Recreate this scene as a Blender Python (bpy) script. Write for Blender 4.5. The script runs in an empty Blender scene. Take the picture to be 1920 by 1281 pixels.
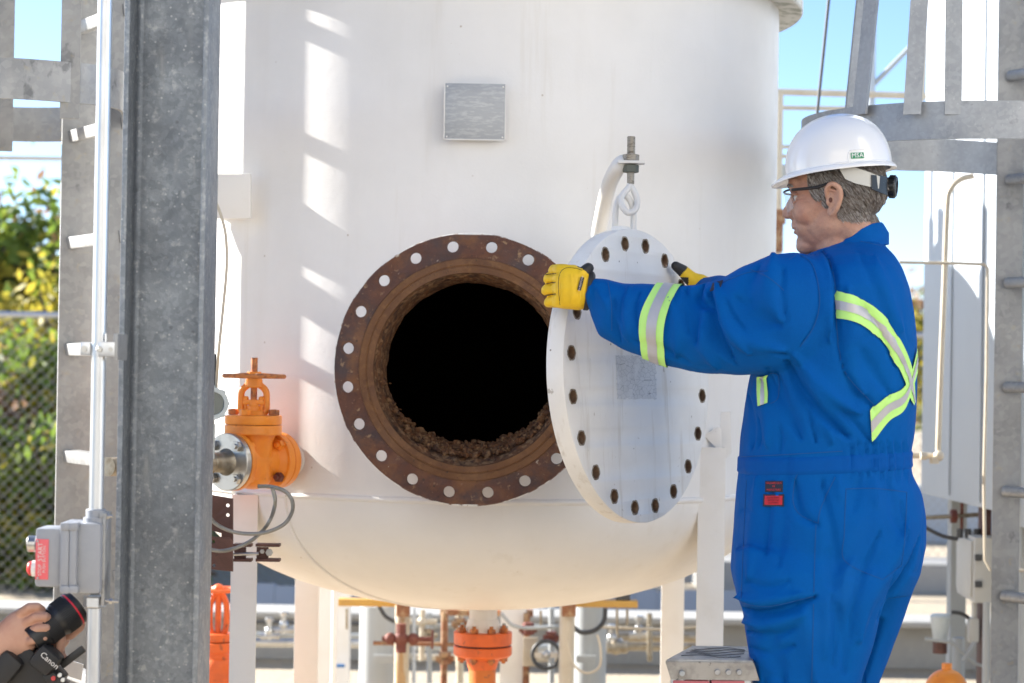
import bpy, bmesh, math, random
import numpy as np
from mathutils import Vector as V, Matrix as M, noise
from mathutils.bvhtree import BVHTree
PI = math.pi
R = math.radians
random.seed(7)
sc = bpy.context.scene
COL = sc.collection

# ------------------------------------------------------------------ camera, sky, sun, exposure
F = 4000.0                                   # focal length in pixels of the 1920 wide picture (75 mm)
CAMLOC = V((0, 0, 1.5))
CR = M.Rotation(R(90) + math.atan(49.5 / F), 3, 'X') @ M.Rotation(0.0155, 3, 'Z')
cam = bpy.data.cameras.new('camera')
camo = bpy.data.objects.new('camera', cam)
COL.objects.link(camo)
camo.matrix_world = M.Translation(CAMLOC) @ CR.to_4x4()
cam.lens = 75; cam.sensor_width = 36; cam.clip_start = 0.05; cam.clip_end = 600
cam.dof.use_dof = True; cam.dof.focus_distance = 4.9; cam.dof.aperture_fstop = 4.2
sc.camera = camo
SUNAZ = V((-0.914, 0.407)).normalized()
SUNEL = R(25.5)
sund = V((SUNAZ.x * math.cos(SUNEL), SUNAZ.y * math.cos(SUNEL), math.sin(SUNEL)))
w = bpy.data.worlds.new('World'); sc.world = w; w.use_nodes = True
nt = w.node_tree; nt.nodes.clear()
sky = nt.nodes.new('ShaderNodeTexSky'); sky.sky_type = 'NISHITA'; sky.sun_disc = False
sky.sun_elevation = SUNEL; sky.sun_rotation = math.atan2(SUNAZ.x, SUNAZ.y)
sky.air_density = 0.6; sky.dust_density = 0.3; sky.ozone_density = 2.0
bg = nt.nodes.new('ShaderNodeBackground'); bg.inputs[1].default_value = 0.078
wo = nt.nodes.new('ShaderNodeOutputWorld')
nt.links.new(sky.outputs[0], bg.inputs[0]); nt.links.new(bg.outputs[0], wo.inputs[0])
sl = bpy.data.lights.new('sun', 'SUN'); sl.energy = 5.0; sl.angle = R(0.5); sl.color = (1.0, 0.93, 0.82)
so = bpy.data.objects.new('sun', sl); COL.objects.link(so)
so.rotation_mode = 'QUATERNION'; so.rotation_quaternion = sund.to_track_quat('Z', 'Y')
vs = sc.view_settings
vs.view_transform = 'Standard'; vs.look = 'None'; vs.gamma = 1; vs.use_curve_mapping = False
vs.exposure = 1.92
vs.use_white_balance = True; vs.white_balance_temperature = 6150; vs.white_balance_tint = 10
sc.cycles.max_bounces = 8; sc.cycles.diffuse_bounces = 5; sc.cycles.use_denoising = True
sc.cycles.caustics_reflective = False; sc.cycles.caustics_refractive = False

# ------------------------------------------------------------------ helpers
def ray(px, py):
    return CR @ V(((px - 960) / F, -(py - 640.5) / F, -1))
def P(px, py, D):
    """point seen at a pixel of the photograph at world depth D"""
    d = ray(px, py)
    return CAMLOC + d * (D / d.y)
def PXm(D): return F / D

def mat(name, base, rough=0.5, metal=0.0, layers=(), bump=None, spec=0.5, coat=0.0, rvar=0.0, bumps=()):
    m = bpy.data.materials.new(name); m.use_nodes = True
    n = m.node_tree; n.nodes.clear(); L = n.links.new
    out = n.nodes.new('ShaderNodeOutputMaterial'); b = n.nodes.new('ShaderNodeBsdfPrincipled')
    L(b.outputs[0], out.inputs[0])
    b.inputs['Roughness'].default_value = rough; b.inputs['Metallic'].default_value = metal
    b.inputs['Specular IOR Level'].default_value = spec; b.inputs['Coat Weight'].default_value = coat
    b.inputs['Coat Roughness'].default_value = 0.08
    tc = n.nodes.new('ShaderNodeTexCoord')
    def tex(kind, scale):
        mp = n.nodes.new('ShaderNodeMapping'); L(tc.outputs['Object'], mp.inputs[0])
        if isinstance(scale, tuple): mp.inputs['Scale'].default_value = scale
        else: mp.inputs['Scale'].default_value = (scale,) * 3
        mp.inputs['Location'].default_value = (random.uniform(0, 9), random.uniform(0, 9), random.uniform(0, 9))
        if kind == 'voro':
            t = n.nodes.new('ShaderNodeTexVoronoi'); t.inputs['Scale'].default_value = 1; L(mp.outputs[0], t.inputs['Vector'])
            sp = n.nodes.new('ShaderNodeSeparateColor'); L(t.outputs['Color'], sp.inputs[0]); return sp.outputs[0]
        if kind == 'vedge':
            t = n.nodes.new('ShaderNodeTexVoronoi'); t.feature = 'DISTANCE_TO_EDGE'; t.inputs['Scale'].default_value = 1
            L(mp.outputs[0], t.inputs['Vector']); return t.outputs['Distance']
        if kind == 'spot':
            t = n.nodes.new('ShaderNodeTexVoronoi'); t.inputs['Scale'].default_value = 1; L(mp.outputs[0], t.inputs['Vector'])
            return t.outputs['Distance']
        t = n.nodes.new('ShaderNodeTexNoise'); t.inputs['Scale'].default_value = 1
        t.inputs['Detail'].default_value = 6 if kind == 'noise' else 1; t.inputs['Roughness'].default_value = 0.6
        L(mp.outputs[0], t.inputs['Vector']); return t.outputs['Fac']
    cur = None
    for kind, scale, lo, hi, color, fac in layers:
        o = tex(kind, scale)
        mr = n.nodes.new('ShaderNodeMapRange'); L(o, mr.inputs[0])
        mr.inputs[1].default_value = lo; mr.inputs[2].default_value = hi
        mr.inputs[3].default_value = 0; mr.inputs[4].default_value = fac
        mx = n.nodes.new('ShaderNodeMix'); mx.data_type = 'RGBA'
        L(mr.outputs[0], mx.inputs[0])
        if cur is None: mx.inputs[6].default_value = (*base, 1)
        else: L(cur, mx.inputs[6])
        mx.inputs[7].default_value = (*color, 1); cur = mx.outputs[2]
    if cur is not None: L(cur, b.inputs['Base Color'])
    else: b.inputs['Base Color'].default_value = (*base, 1)
    if rvar:
        o = tex('noise', 12); mr = n.nodes.new('ShaderNodeMapRange'); L(o, mr.inputs[0])
        mr.inputs[1].default_value = .3; mr.inputs[2].default_value = .7
        mr.inputs[3].default_value = max(0.02, rough - rvar); mr.inputs[4].default_value = min(1, rough + rvar); L(mr.outputs[0], b.inputs['Roughness'])
    bl = list(bumps) + ([bump] if bump else [])
    prev = None
    for sc_, st, dist in bl:
        o = tex('noise', sc_); bn = n.nodes.new('ShaderNodeBump'); L(o, bn.inputs['Height'])
        bn.inputs['Strength'].default_value = st; bn.inputs['Distance'].default_value = dist
        if prev: L(prev, bn.inputs['Normal'])
        prev = bn.outputs[0]
    if prev: L(prev, b.inputs['Normal'])
    return m

W_DIRT = (0.42, 0.36, 0.27)
m_vessel = mat('vessel_paint', (0.80, 0.785, 0.76), 0.46, spec=.22, layers=[('noise', (14, 14, 1.1), .60, .74, (0.60, 0.55, 0.46), .35), ('spot', 22, .02, .008, (0.25, 0.17, 0.10), .8), ('noise', 2.2, .35, .75, (0.70, 0.685, 0.655), .8), ('noise', (5, 5, .8), .55, .85, (0.62, 0.58, 0.52), .35), ('spot', 9, .035, .01, (0.33, 0.24, 0.15), .7)], bumps=[(150, .10, .004), (12, .10, .01)], rvar=.08)
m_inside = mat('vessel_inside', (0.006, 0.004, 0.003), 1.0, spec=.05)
m_white = mat('white_paint', (0.76, 0.745, 0.715), 0.4, layers=[('noise', 7, .5, .8, (0.62, 0.58, 0.5), .5), ('spot', 14, .05, .02, (0.3, 0.17, 0.08), .7)], bump=(120, .12, .003), rvar=.1)
m_cover = mat('cover_paint', (0.84, 0.82, 0.775), 0.52, layers=[('noise', 6, .45, .8, (0.70, 0.67, 0.62), .6), ('noise', (34, 34, 3), .56, .74, (0.56, 0.50, 0.41), .65), ('noise', 21, .69, .72, (0.30, 0.24, 0.17), .6), ('spot', 18, .055, .03, (0.16, 0.12, 0.09), .85), ('noise', 38, .70, .74, (0.34, 0.27, 0.2), .6)], bumps=[(90, .15, .003), (18, .06, .005)], rvar=.08)
m_rust = mat('flange_rust', (0.115, 0.045, 0.026), 0.72, layers=[('noise', 11, .40, .62, (0.055, 0.040, 0.042), .8), ('noise', 26, .50, .68, (0.17, 0.075, 0.035), .75), ('noise', 60, .60, .70, (0.34, 0.22, 0.12), .8), ('noise', 9, .54, .68, (0.24, 0.105, 0.035), .6), ('noise', 24, .66, .70, (0.60, 0.52, 0.42), .8), ('spot', 30, .12, .05, (0.03, 0.02, 0.018), .7), ('noise', 130, .62, .72, (0.04, 0.025, 0.02), .7)], bumps=[(140, .5, .004), (30, .35, .006)], rvar=.15)
m_rustface = mat('raised_face_rust', (0.165, 0.075, 0.028), 0.75, layers=[('noise', 14, .42, .62, (0.11, 0.048, 0.022), .85), ('noise', 50, .52, .70, (0.25, 0.125, 0.045), .6), ('noise', 120, .62, .70, (0.04, 0.028, 0.02), .8)], bumps=[(120, .5, .003), (25, .3, .006)], rvar=.12)
m_crust = mat('rust_crust', (0.20, 0.085, 0.032), 0.92, layers=[('noise', 35, .42, .6, (0.055, 0.028, 0.018), .9), ('voro', 90, .55, .9, (0.36, 0.21, 0.10), .7), ('noise', 90, .6, .68, (0.42, 0.28, 0.15), .6)], bumps=[(160, .9, .006), (50, .7, .01)])
m_rustwhite = mat('flange_edge_paint', (0.72, 0.70, 0.66), 0.5, layers=[('noise', 16, .50, .56, (0.13, 0.055, 0.03), .95), ('noise', 45, .58, .64, (0.30, 0.16, 0.08), .8)], bumps=[(80, .4, .004)])
m_galv = mat('galvanised_steel', (0.25, 0.275, 0.305), 0.5, 0.55, layers=[('voro', 55, .1, 1, (0.185, 0.21, 0.235), .75), ('voro', (130, 130, 130), .55, 1, (0.32, 0.35, 0.385), .6), ('noise', 5, .45, .7, (0.14, 0.155, 0.175), .6), ('noise', (40, 40, 6), .6, .75, (0.45, 0.45, 0.44), .4), ('spot', 60, .16, .06, (0.56, 0.57, 0.58), .75), ('spot', 23, .12, .05, (0.12, 0.13, 0.145), .6), ('noise', (60, 60, 60), .56, .7, (0.52, 0.53, 0.54), .5), ('noise', (9, 9, 1.2), .66, .74, (0.40, 0.36, 0.28), .5)], bumps=[(140, .22, .003), (24, .25, .004)], rvar=.14)
m_galv2 = mat('galvanised_weathered', (0.34, 0.345, 0.345), 0.5, 0.4, layers=[('noise', 5, .45, .6, (0.25, 0.255, 0.255), .7), ('noise', (9, 9, 5), .60, .64, (0.14, 0.145, 0.15), .75), ('voro', 70, .3, 1, (0.45, 0.45, 0.44), .4), ('noise', 30, .62, .7, (0.42, 0.36, 0.24), .4)], bumps=[(60, .2, .003)], rvar=.1)
m_galv3 = mat('galvanised_band', (0.36, 0.375, 0.39), 0.5, 0.4, layers=[('noise', 7, .4, .65, (0.27, 0.285, 0.30), .8), ('voro', 110, .3, 1, (0.42, 0.435, 0.45), .5), ('spot', 60, .12, .05, (0.6, 0.6, 0.6), .5), ('noise', 22, .64, .7, (0.22, 0.22, 0.22), .6)], bumps=[(90, .15, .002)], rvar=.1)
m_conduit = mat('conduit_metal', (0.62, 0.635, 0.65), 0.3, 0.75, layers=[('noise', (30, 30, 8), .5, .7, (0.45, 0.46, 0.47), .5)], bump=(80, .05, .002))
m_orange = mat('orange_paint', (0.84, 0.275, 0.024), 0.38, layers=[('noise', 16, .5, .72, (0.62, 0.15, 0.02), .6), ('noise', 34, .66, .72, (0.22, 0.07, 0.025), .85), ('noise', 60, .62, .7, (0.72, 0.33, 0.10), .4)], bumps=[(70, .25, .003)], rvar=.1)
m_orange2 = mat('orange_paint_red', (0.68, 0.125, 0.018), 0.45, layers=[('noise', 14, .5, .7, (0.45, 0.085, 0.02), .7), ('noise', 40, .62, .7, (0.20, 0.06, 0.03), .8)], bumps=[(60, .3, .003)])
m_orangerust = mat('orange_worn', (0.50, 0.17, 0.04), 0.6, layers=[('noise', 60, .45, .6, (0.20, 0.07, 0.03), .85), ('noise', 90, .6, .7, (0.55, 0.36, 0.2), .6)], bumps=[(120, .5, .004)])
m_steel = mat('steel', (0.48, 0.475, 0.46), 0.28, 0.9, layers=[('noise', 30, .5, .7, (0.34, 0.33, 0.31), .6)], bump=(90, .1, .002))
m_steelw = mat('worn_steel', (0.36, 0.32, 0.25), 0.4, 0.75, layers=[('noise', 40, .45, .65, (0.20, 0.15, 0.09), .7)], bump=(120, .3, .002))
m_brown = mat('brown_primer', (0.085, 0.035, 0.027), 0.55, layers=[('noise', 20, .5, .7, (0.13, 0.055, 0.04), .8), ('noise', 60, .62, .7, (0.03, 0.018, 0.015), .7)], bumps=[(90, .3, .003)])
m_cable = mat('armoured_cable', (0.30, 0.29, 0.26), 0.4, 0.6)
m_black = mat('black_plastic', (0.014, 0.015, 0.017), 0.38)
m_blackrub = mat('black_rubber', (0.02, 0.02, 0.021), 0.6, bump=(300, .2, .001))
m_glass = mat('gauge_glass', (0.05, 0.065, 0.055), 0.08, coat=1.0)
m_graybox = mat('grey_enamel', (0.30, 0.315, 0.345), 0.42, 0.1, layers=[('noise', 25, .5, .75, (0.36, 0.37, 0.39), .5)], bump=(120, .12, .002))
m_housing = mat('housing_paint', (0.48, 0.53, 0.54), 0.4, layers=[('noise', 50, .55, .7, (0.36, 0.4, 0.4), .5)])
m_red = mat('red_plastic', (0.62, 0.05, 0.05), 0.35)
m_redlabel = mat('red_label', (0.74, 0.13, 0.15), 0.45, layers=[('noise', 60, .5, .8, (0.80, 0.22, 0.23), .5)])
m_print = mat('white_print', (0.72, 0.62, 0.60), 0.5)
m_beige = mat('beige_pipe', (0.52, 0.46, 0.36), 0.45, layers=[('noise', 18, .5, .75, (0.40, 0.32, 0.22), .6)])
m_greyleg = mat('grey_paint', (0.36, 0.38, 0.385), 0.5, layers=[('noise', 9, .5, .75, (0.38, 0.39, 0.39), .6)])
m_yellow = mat('yellow_beam', (0.50, 0.29, 0.06), 0.55, layers=[('noise', 14, .5, .7, (0.30, 0.17, 0.06), .8)])
m_cream = mat('rust_streaked_cream', (0.50, 0.44, 0.33), .55, layers=[('noise', (30, 30, 4), .5, .62, (0.40, 0.24, 0.09), .85), ('noise', 40, .6, .7, (0.18, 0.09, 0.04), .7)])
m_rusty = mat('rusty_pipe', (0.24, 0.10, 0.045), 0.75, layers=[('noise', 20, .45, .6, (0.42, 0.30, 0.17), .8), ('noise', 45, .55, .7, (0.10, 0.04, 0.025), .8)])
m_darkrust = mat('dark_rust', (0.14, 0.04, 0.028), 0.7, layers=[('noise', 30, .5, .7, (0.24, 0.09, 0.05), .6)])
m_darkcable = mat('dark_cable', (0.05, 0.052, 0.055), 0.5)
m_concrete = mat('concrete', (0.36, 0.35, 0.325), 0.85, layers=[('noise', 3, .4, .7, (0.29, 0.285, 0.27), .8), ('noise', 30, .5, .75, (0.42, 0.41, 0.38), .5)], bumps=[(60, .3, .004)])
m_pad = mat('warm_concrete', (0.46, 0.37, 0.26), 0.85, layers=[('noise', 2, .4, .7, (0.38, 0.31, 0.22), .7)], bumps=[(60, .3, .004)])
m_ground = mat('gravel_ground', (0.44, 0.365, 0.26), 0.95, layers=[('noise', .6, .4, .7, (0.36, 0.30, 0.21), .7), ('noise', 40, .45, .7, (0.48, 0.41, 0.31), .7), ('voro', 25, .6, 1, (0.28, 0.25, 0.21), .5)], bumps=[(45, .6, .02)])
m_tank = mat('tank_paint', (0.46, 0.505, 0.55), 0.55, layers=[('noise', 2, .4, .8, (0.40, 0.445, 0.49), .6)], bumps=[(6, .05, .01)])
m_cabinet = mat('cabinet_paint', (0.50, 0.50, 0.47), 0.5, layers=[('noise', 12, .55, .8, (0.40, 0.39, 0.36), .5)])
m_groundshade = mat('blue_ground_shade', (0.20, 0.25, 0.34), 0.5)  # bluish tone of ground in shade, put into the colour
m_cloth = mat('blue_coverall_cloth', (0.0, 0.090, 0.345), 0.8, spec=.15, layers=[('noise', 5, .4, .75, (0.0, 0.066, 0.30), .7), ('noise', 3.2, .55, .8, (0.012, 0.115, 0.39), .6), ('noise', (500, 500, 500), .4, .6, (0.0, 0.10, 0.43), .35)], bumps=[(700, .45, .001), (28, .30, .008), (75, .22, .003)])
m_seam = mat('blue_stitching', (0.003, 0.075, 0.28), 0.8)
m_band = mat('blue_waistband', (0.0, 0.078, 0.345), 0.75, spec=.15, layers=[('noise', 60, .4, .7, (0.0, 0.07, 0.31), .7)], bumps=[(600, .25, .001)])
m_lime = mat('lime_tape', (0.50, 0.86, 0.22), 0.6, layers=[('noise', 40, .5, .8, (0.42, 0.76, 0.18), .5)], bump=(500, .2, .0006))
m_silver = mat('silver_tape', (0.47, 0.465, 0.49), 0.4, 0.25, layers=[('noise', 25, .4, .7, (0.40, 0.395, 0.42), .7)], bump=(400, .15, .0006))
m_skin = mat('skin', (0.50, 0.285, 0.195), 0.52, layers=[('noise', 22, .42, .68, (0.45, 0.21, 0.14), .8), ('noise', 90, .5, .72, (0.36, 0.18, 0.13), .55), ('noise', 420, .56, .66, (0.24, 0.15, 0.12), .5), ('spot', 90, .12, .05, (0.30, 0.13, 0.09), .35)], bumps=[(420, .5, .0012), (110, .3, .002)])
m_skin2 = mat('skin_light', (0.56, 0.325, 0.235), 0.48, layers=[('noise', 40, .45, .7, (0.50, 0.255, 0.185), .6)], bumps=[(200, .2, .001)])
m_hair = mat('grey_hair', (0.16, 0.135, 0.12), 0.6, layers=[('noise', (260, 260, 60), .45, .6, (0.40, 0.37, 0.35), .8)])
m_hairbase = mat('hair_base', (0.20, 0.165, 0.14), 0.8, layers=[('noise', (260, 260, 60), .42, .58, (0.26, 0.23, 0.205), .8)])
m_helmet = mat('helmet_shell', (0.80, 0.805, 0.81), 0.18, coat=.4, layers=[('noise', 14, .62, .8, (0.70, 0.70, 0.70), .35)])
m_strap = mat('suspension_plastic', (0.50, 0.50, 0.47), 0.45)
m_glove = mat('yellow_leather', (0.80, 0.52, 0.006), 0.55, layers=[('noise', 20, .45, .75, (0.70, 0.42, 0.005), .7)], bumps=[(180, .35, .002), (40, .3, .004)])
m_lens = mat('clear_lens', (0.75, 0.8, 0.82), 0.05)
_n = m_lens.node_tree.nodes
for q in _n:
    if q.type == 'BSDF_PRINCIPLED': q.inputs['Alpha'].default_value = .26; q.inputs['Roughness'].default_value = .04
m_green = mat('green_label', (0.01, 0.22, 0.09), 0.4)
m_alu = mat('aluminium', (0.42, 0.425, 0.43), 0.42, 0.6, layers=[('noise', (30, 8, 30), .45, .65, (0.26, 0.26, 0.265), .8), ('noise', 50, .62, .68, (0.08, 0.08, 0.08), .8), ('noise', 14, .6, .7, (0.6, 0.6, 0.6), .5)], bumps=[(60, .25, .003)], rvar=.12)
m_ladderred = mat('ladder_red', (0.42, 0.11, 0.13), 0.6)
m_plate = mat('nameplate_metal', (0.33, 0.345, 0.365), 0.4, 0.5, layers=[('noise', (40, 8, 200), .5, .62, (0.48, 0.49, 0.5), .55), ('noise', 9, .5, .7, (0.27, 0.28, 0.30), .5)], bumps=[(200, .3, .001)])
m_decal = mat('worn_decal', (0.70, 0.69, 0.665), 0.6, layers=[('noise', 14, .45, .6, (0.60, 0.59, 0.565), .8), ('vedge', (45, 45, 95), .026, .010, (0.24, 0.24, 0.24), .85), ('noise', 30, .52, .62, (0.74, 0.73, 0.70), .9)])
m_leaf = [mat('leaf_' + k, c, .6, layers=[('voro', 6, .2, .9, c2, .7)]) for k, c, c2 in (('green', (0.15, 0.23, 0.035), (0.24, 0.28, 0.04)), ('yellow', (0.46, 0.38, 0.05), (0.28, 0.27, 0.04)), ('dark', (0.08, 0.12, 0.03), (0.14, 0.17, 0.04)), ('brown', (0.26, 0.16, 0.09), (0.20, 0.12, 0.08)))]
for m_ in m_leaf:
    n_ = m_.node_tree; pb_ = [q for q in n_.nodes if q.type == 'BSDF_PRINCIPLED'][0]; src = pb_.inputs['Base Color'].links[0].from_socket
    tr = n_.nodes.new('ShaderNodeBsdfTranslucent'); ad = n_.nodes.new('ShaderNodeMixShader'); ad.inputs[0].default_value = .45
    n_.links.new(src, tr.inputs[0]); n_.links.new(pb_.outputs[0], ad.inputs[1]); n_.links.new(tr.outputs[0], ad.inputs[2])
    ou = [q for q in n_.nodes if q.type == 'OUTPUT_MATERIAL'][0]; n_.links.new(ad.outputs[0], ou.inputs[0])
m_bark = mat('bark', (0.10, 0.075, 0.055), 0.9)
m_wire = mat('chain_wire', (0.36, 0.36, 0.34), 0.5, 0.5)

def finish_mesh(bm, sharp=32):
    bmesh.ops.recalc_face_normals(bm, faces=bm.faces)
    ca = R(sharp)
    for f in bm.faces: f.smooth = True
    for e in bm.edges:
        if len(e.link_faces) == 2:
            try:
                if e.calc_face_angle() > ca: e.smooth = False
            except ValueError: pass
def rootloc(o):
    while o is not None:
        if o.type == 'EMPTY' or o.parent is None: return o.location.copy()
        o = o.parent
    return V((0, 0, 0))
def obj(name, bm, m, parent=None, sharp=32, origin=None, recalc=True):
    """link a world-space bmesh (or mesh) as one object; the vertices are stored relative to the thing's base"""
    if isinstance(bm, bmesh.types.BMesh):
        if recalc: finish_mesh(bm, sharp)
        me = bpy.data.meshes.new(name); bm.to_mesh(me); bm.free()
    else: me = bm
    o = bpy.data.objects.new(name, me); COL.objects.link(o)
    if isinstance(m, (list, tuple)):
        for k in m: me.materials.append(k)
    else: me.materials.append(m)
    if parent is not None:
        me.transform(M.Translation(-rootloc(parent))); o.parent = parent
    elif origin is not None:
        me.transform(M.Translation(-V(origin))); o.location = origin
    return o
def tag(o, label, cat, group=None, kind=None):
    if label: o['label'] = label
    if cat: o['category'] = cat
    if group: o['group'] = group
    if kind: o['kind'] = kind
    return o
def thing(name, label, cat, loc, group=None):
    o = bpy.data.objects.new(name, None); COL.objects.link(o); o.location = V(loc); o.empty_display_size = .1
    return tag(o, label, cat, group)
def struct(name, bm, m):
    o = obj(name, bm, m); o['kind'] = 'structure'; return o
def kids(o): return [c for c in bpy.data.objects if c.parent == o]
def dup(root, loc, label=None, group=None, rotz=None):
    allk = {}
    for c in bpy.data.objects:
        if c.parent: allk.setdefault(c.parent.name, []).append(c)
    r = root.copy(); COL.objects.link(r); r.location = V(loc)
    if rotz is not None: r.rotation_euler = (0, 0, rotz)
    if label: r['label'] = label
    if group: r['group'] = group
    def rec(src, dst):
        for ch in allk.get(src.name, []):
            c = ch.copy(); COL.objects.link(c); c.parent = dst; rec(ch, c)
    rec(root, r); return r

def frame(axis, up=V((0, 0, 1))):
    z = V(axis).normalized(); up = V(up)
    if abs(z.dot(up)) > .98: up = V((0, 1, 0)) if abs(z.y) < .9 else V((1, 0, 0))
    x = up.cross(z).normalized(); y = z.cross(x)
    return M((x, y, z)).transposed()
def NB(): return bmesh.new()
def box(bm, c, s, rot=None, bev=0.0, mi=0):
    rot = rot.to_4x4() if rot is not None else M.Identity(4)
    r = bmesh.ops.create_cube(bm, size=1, matrix=M.Translation(V(c)) @ rot @ M.Diagonal((s[0], s[1], s[2], 1)))
    vs_ = r['verts']
    fs = set(f for v in vs_ for f in v.link_faces)
    for f in fs: f.material_index = mi
    if bev > 0:
        es = set(e for v in vs_ for e in v.link_edges)
        bmesh.ops.bevel(bm, geom=list(es), offset=bev, segments=2, affect='EDGES', profile=.6, material=mi)
    return bm
def rings(bm, rs, caps=True, mi=0, closed=True):
    """bridge successive vertex rings (lists of points)"""
    vv = [[bm.verts.new(p) for p in r_] for r_ in rs]
    n = len(vv[0])
    for a, b in zip(vv[:-1], vv[1:]):
        for i in range(n if closed else n - 1):
            j = (i + 1) % n
            f = bm.faces.new((a[i], a[j], b[j], b[i])); f.material_index = mi
    if caps:
        f = bm.faces.new(list(reversed(vv[0]))); f.material_index = mi
        f = bm.faces.new(vv[-1]); f.material_index = mi
    return vv
def circ(c, fr, r, n, ry=None, ph=0):
    ry = r if ry is None else ry
    return [V(c) + fr @ V((r * math.cos(2 * PI * i / n + ph), ry * math.sin(2 * PI * i / n + ph), 0)) for i in range(n)]
def cyl(bm, a, b, r, r2=None, n=20, mi=0, ph=0, bev=0):
    a = V(a); b = V(b); fr = frame(b - a); r2 = r if r2 is None else r2
    if bev:
        d = (b - a).normalized()
        rings(bm, [circ(a, fr, r - bev, n, ph=ph), circ(a + d * bev, fr, r, n, ph=ph), circ(b - d * bev, fr, r2, n, ph=ph), circ(b, fr, r2 - bev, n, ph=ph)], mi=mi)
    else: rings(bm, [circ(a, fr, r, n, ph=ph), circ(b, fr, r2, n, ph=ph)], mi=mi)
    return bm
def lathe(bm, o, axis, prof, n=32, mi=0, caps=True):
    """prof: (radius, height along axis)"""
    fr = frame(axis); ax = V(axis).normalized()
    rings(bm, [circ(V(o) + ax * h, fr, max(r_, 1e-5), n) for r_, h in prof], caps=caps, mi=mi)
    return bm
def smooth_path(pts, sub=6):
    pts = [V(p) for p in pts]; out = []
    for i in range(len(pts) - 1):
        p0 = pts[max(i - 1, 0)]; p1 = pts[i]; p2 = pts[i + 1]; p3 = pts[min(i + 2, len(pts) - 1)]
        for k in range(sub):
            t = k / sub
            out.append(.5 * ((2 * p1) + (p2 - p0) * t + (2 * p0 - 5 * p1 + 4 * p2 - p3) * t * t + (3 * p1 - p0 - 3 * p2 + p3) * t ** 3))
    out.append(pts[-1]); return out
def tube(bm, pts, r, n=10, sm=0, mi=0, caps=True, rfun=None):
    if sm: pts = smooth_path(pts, sm)
    pts = [V(p) for p in pts]; rs = []; up = None
    for i, p in enumerate(pts):
        t = (pts[min(i + 1, len(pts) - 1)] - pts[max(i - 1, 0)]).normalized()
        if up is None: fr = frame(t)
        else:
            x = (up - t * up.dot(t)); x = x.normalized() if x.length > 1e-5 else frame(t).col[0]
            fr = M((x, t.cross(x), t)).transposed()
        up = fr.col[0].copy()
        rr = rfun(i / (len(pts) - 1)) if rfun else r
        rs.append(circ(p, fr, rr, n))
    rings(bm, rs, caps=caps, mi=mi); return bm
def sphere(bm, c, r, rot=None, n=20, mi=0):
    rr = r if isinstance(r, (tuple, list)) else (r, r, r)
    rot = rot.to_4x4() if rot is not None else M.Identity(4)
    q = bmesh.ops.create_uvsphere(bm, u_segments=n, v_segments=max(6, n // 2), radius=1, matrix=M.Translation(V(c)) @ rot @ M.Diagonal((*rr, 1)))
    for v in q['verts']:
        for f in v.link_faces: f.material_index = mi
    return bm
def capsule(bm, a, b, ra, rb=None, n=12):
    rb = ra if rb is None else rb
    cyl(bm, a, b, ra, rb, n); sphere(bm, a, ra, n=n); sphere(bm, b, rb, n=n); return bm
def hexnut(bm, c, axis, r, h, ph=0, bolt=None, mi=0):
    a = V(axis).normalized(); c = V(c)
    cyl(bm, c, c + a * h, r, r, 6, mi=mi, ph=ph, bev=r * .08)
    if bolt: cyl(bm, c + a * h, c + a * (h + bolt), r * .5, r * .46, 12, mi=mi)
    return bm
def quad(bm, pts, mi=0):
    f = bm.faces.new([bm.verts.new(p) for p in pts]); f.material_index = mi; return f
def plate2d(outlines, thick, mtx, bev=0.0):
    """flat plate with holes from closed 2-D outlines, thickness towards -z of mtx; returns bmesh"""
    cu = bpy.data.curves.new('tmp', 'CURVE'); cu.dimensions = '2D'; cu.fill_mode = 'BOTH'
    cu.extrude = thick / 2 - bev; cu.bevel_depth = bev; cu.bevel_resolution = 1
    if bev: cu.offset = -bev
    for ol in outlines:
        s = cu.splines.new('POLY'); s.points.add(len(ol) - 1); s.use_cyclic_u = True
        for i, (x, y) in enumerate(ol): s.points[i].co = (x, y, 0, 1)
    o = bpy.data.objects.new('tmp', cu)
    me = o.to_mesh(); bm = bmesh.new(); bm.from_mesh(me); o.to_mesh_clear()
    bpy.data.objects.remove(o); bpy.data.curves.remove(cu)
    bmesh.ops.remove_doubles(bm, verts=bm.verts, dist=1e-5)
    bmesh.ops.transform(bm, matrix=mtx @ M.Translation((0, 0, -thick / 2)), verts=bm.verts)
    return bm
def ccirc(cx, cy, r, n=32, ph=0): return [(cx + r * math.cos(2 * PI * i / n + ph), cy + r * math.sin(2 * PI * i / n + ph)) for i in range(n)]
def text(bm, s, size, mtx, ext=.0004, align='CENTER', mi=0):
    cu = bpy.data.curves.new('tmp', 'FONT'); cu.body = s; cu.size = size; cu.align_x = align; cu.align_y = 'CENTER'; cu.extrude = ext
    cu.resolution_u = 2
    o = bpy.data.objects.new('tmp', cu); me = o.to_mesh()
    me.transform(mtx); k = len(bm.faces); bm.from_mesh(me); bm.faces.ensure_lookup_table()
    for f in bm.faces[k:]: f.material_index = mi
    o.to_mesh_clear(); bpy.data.objects.remove(o); bpy.data.curves.remove(cu); return bm
def mtx(loc, right, up):
    x = V(right).normalized(); y = V(up); y = (y - x * y.dot(x)).normalized(); z = x.cross(y)
    m_ = M((x, y, z)).transposed().to_4x4(); m_.translation = V(loc); return m_
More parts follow.
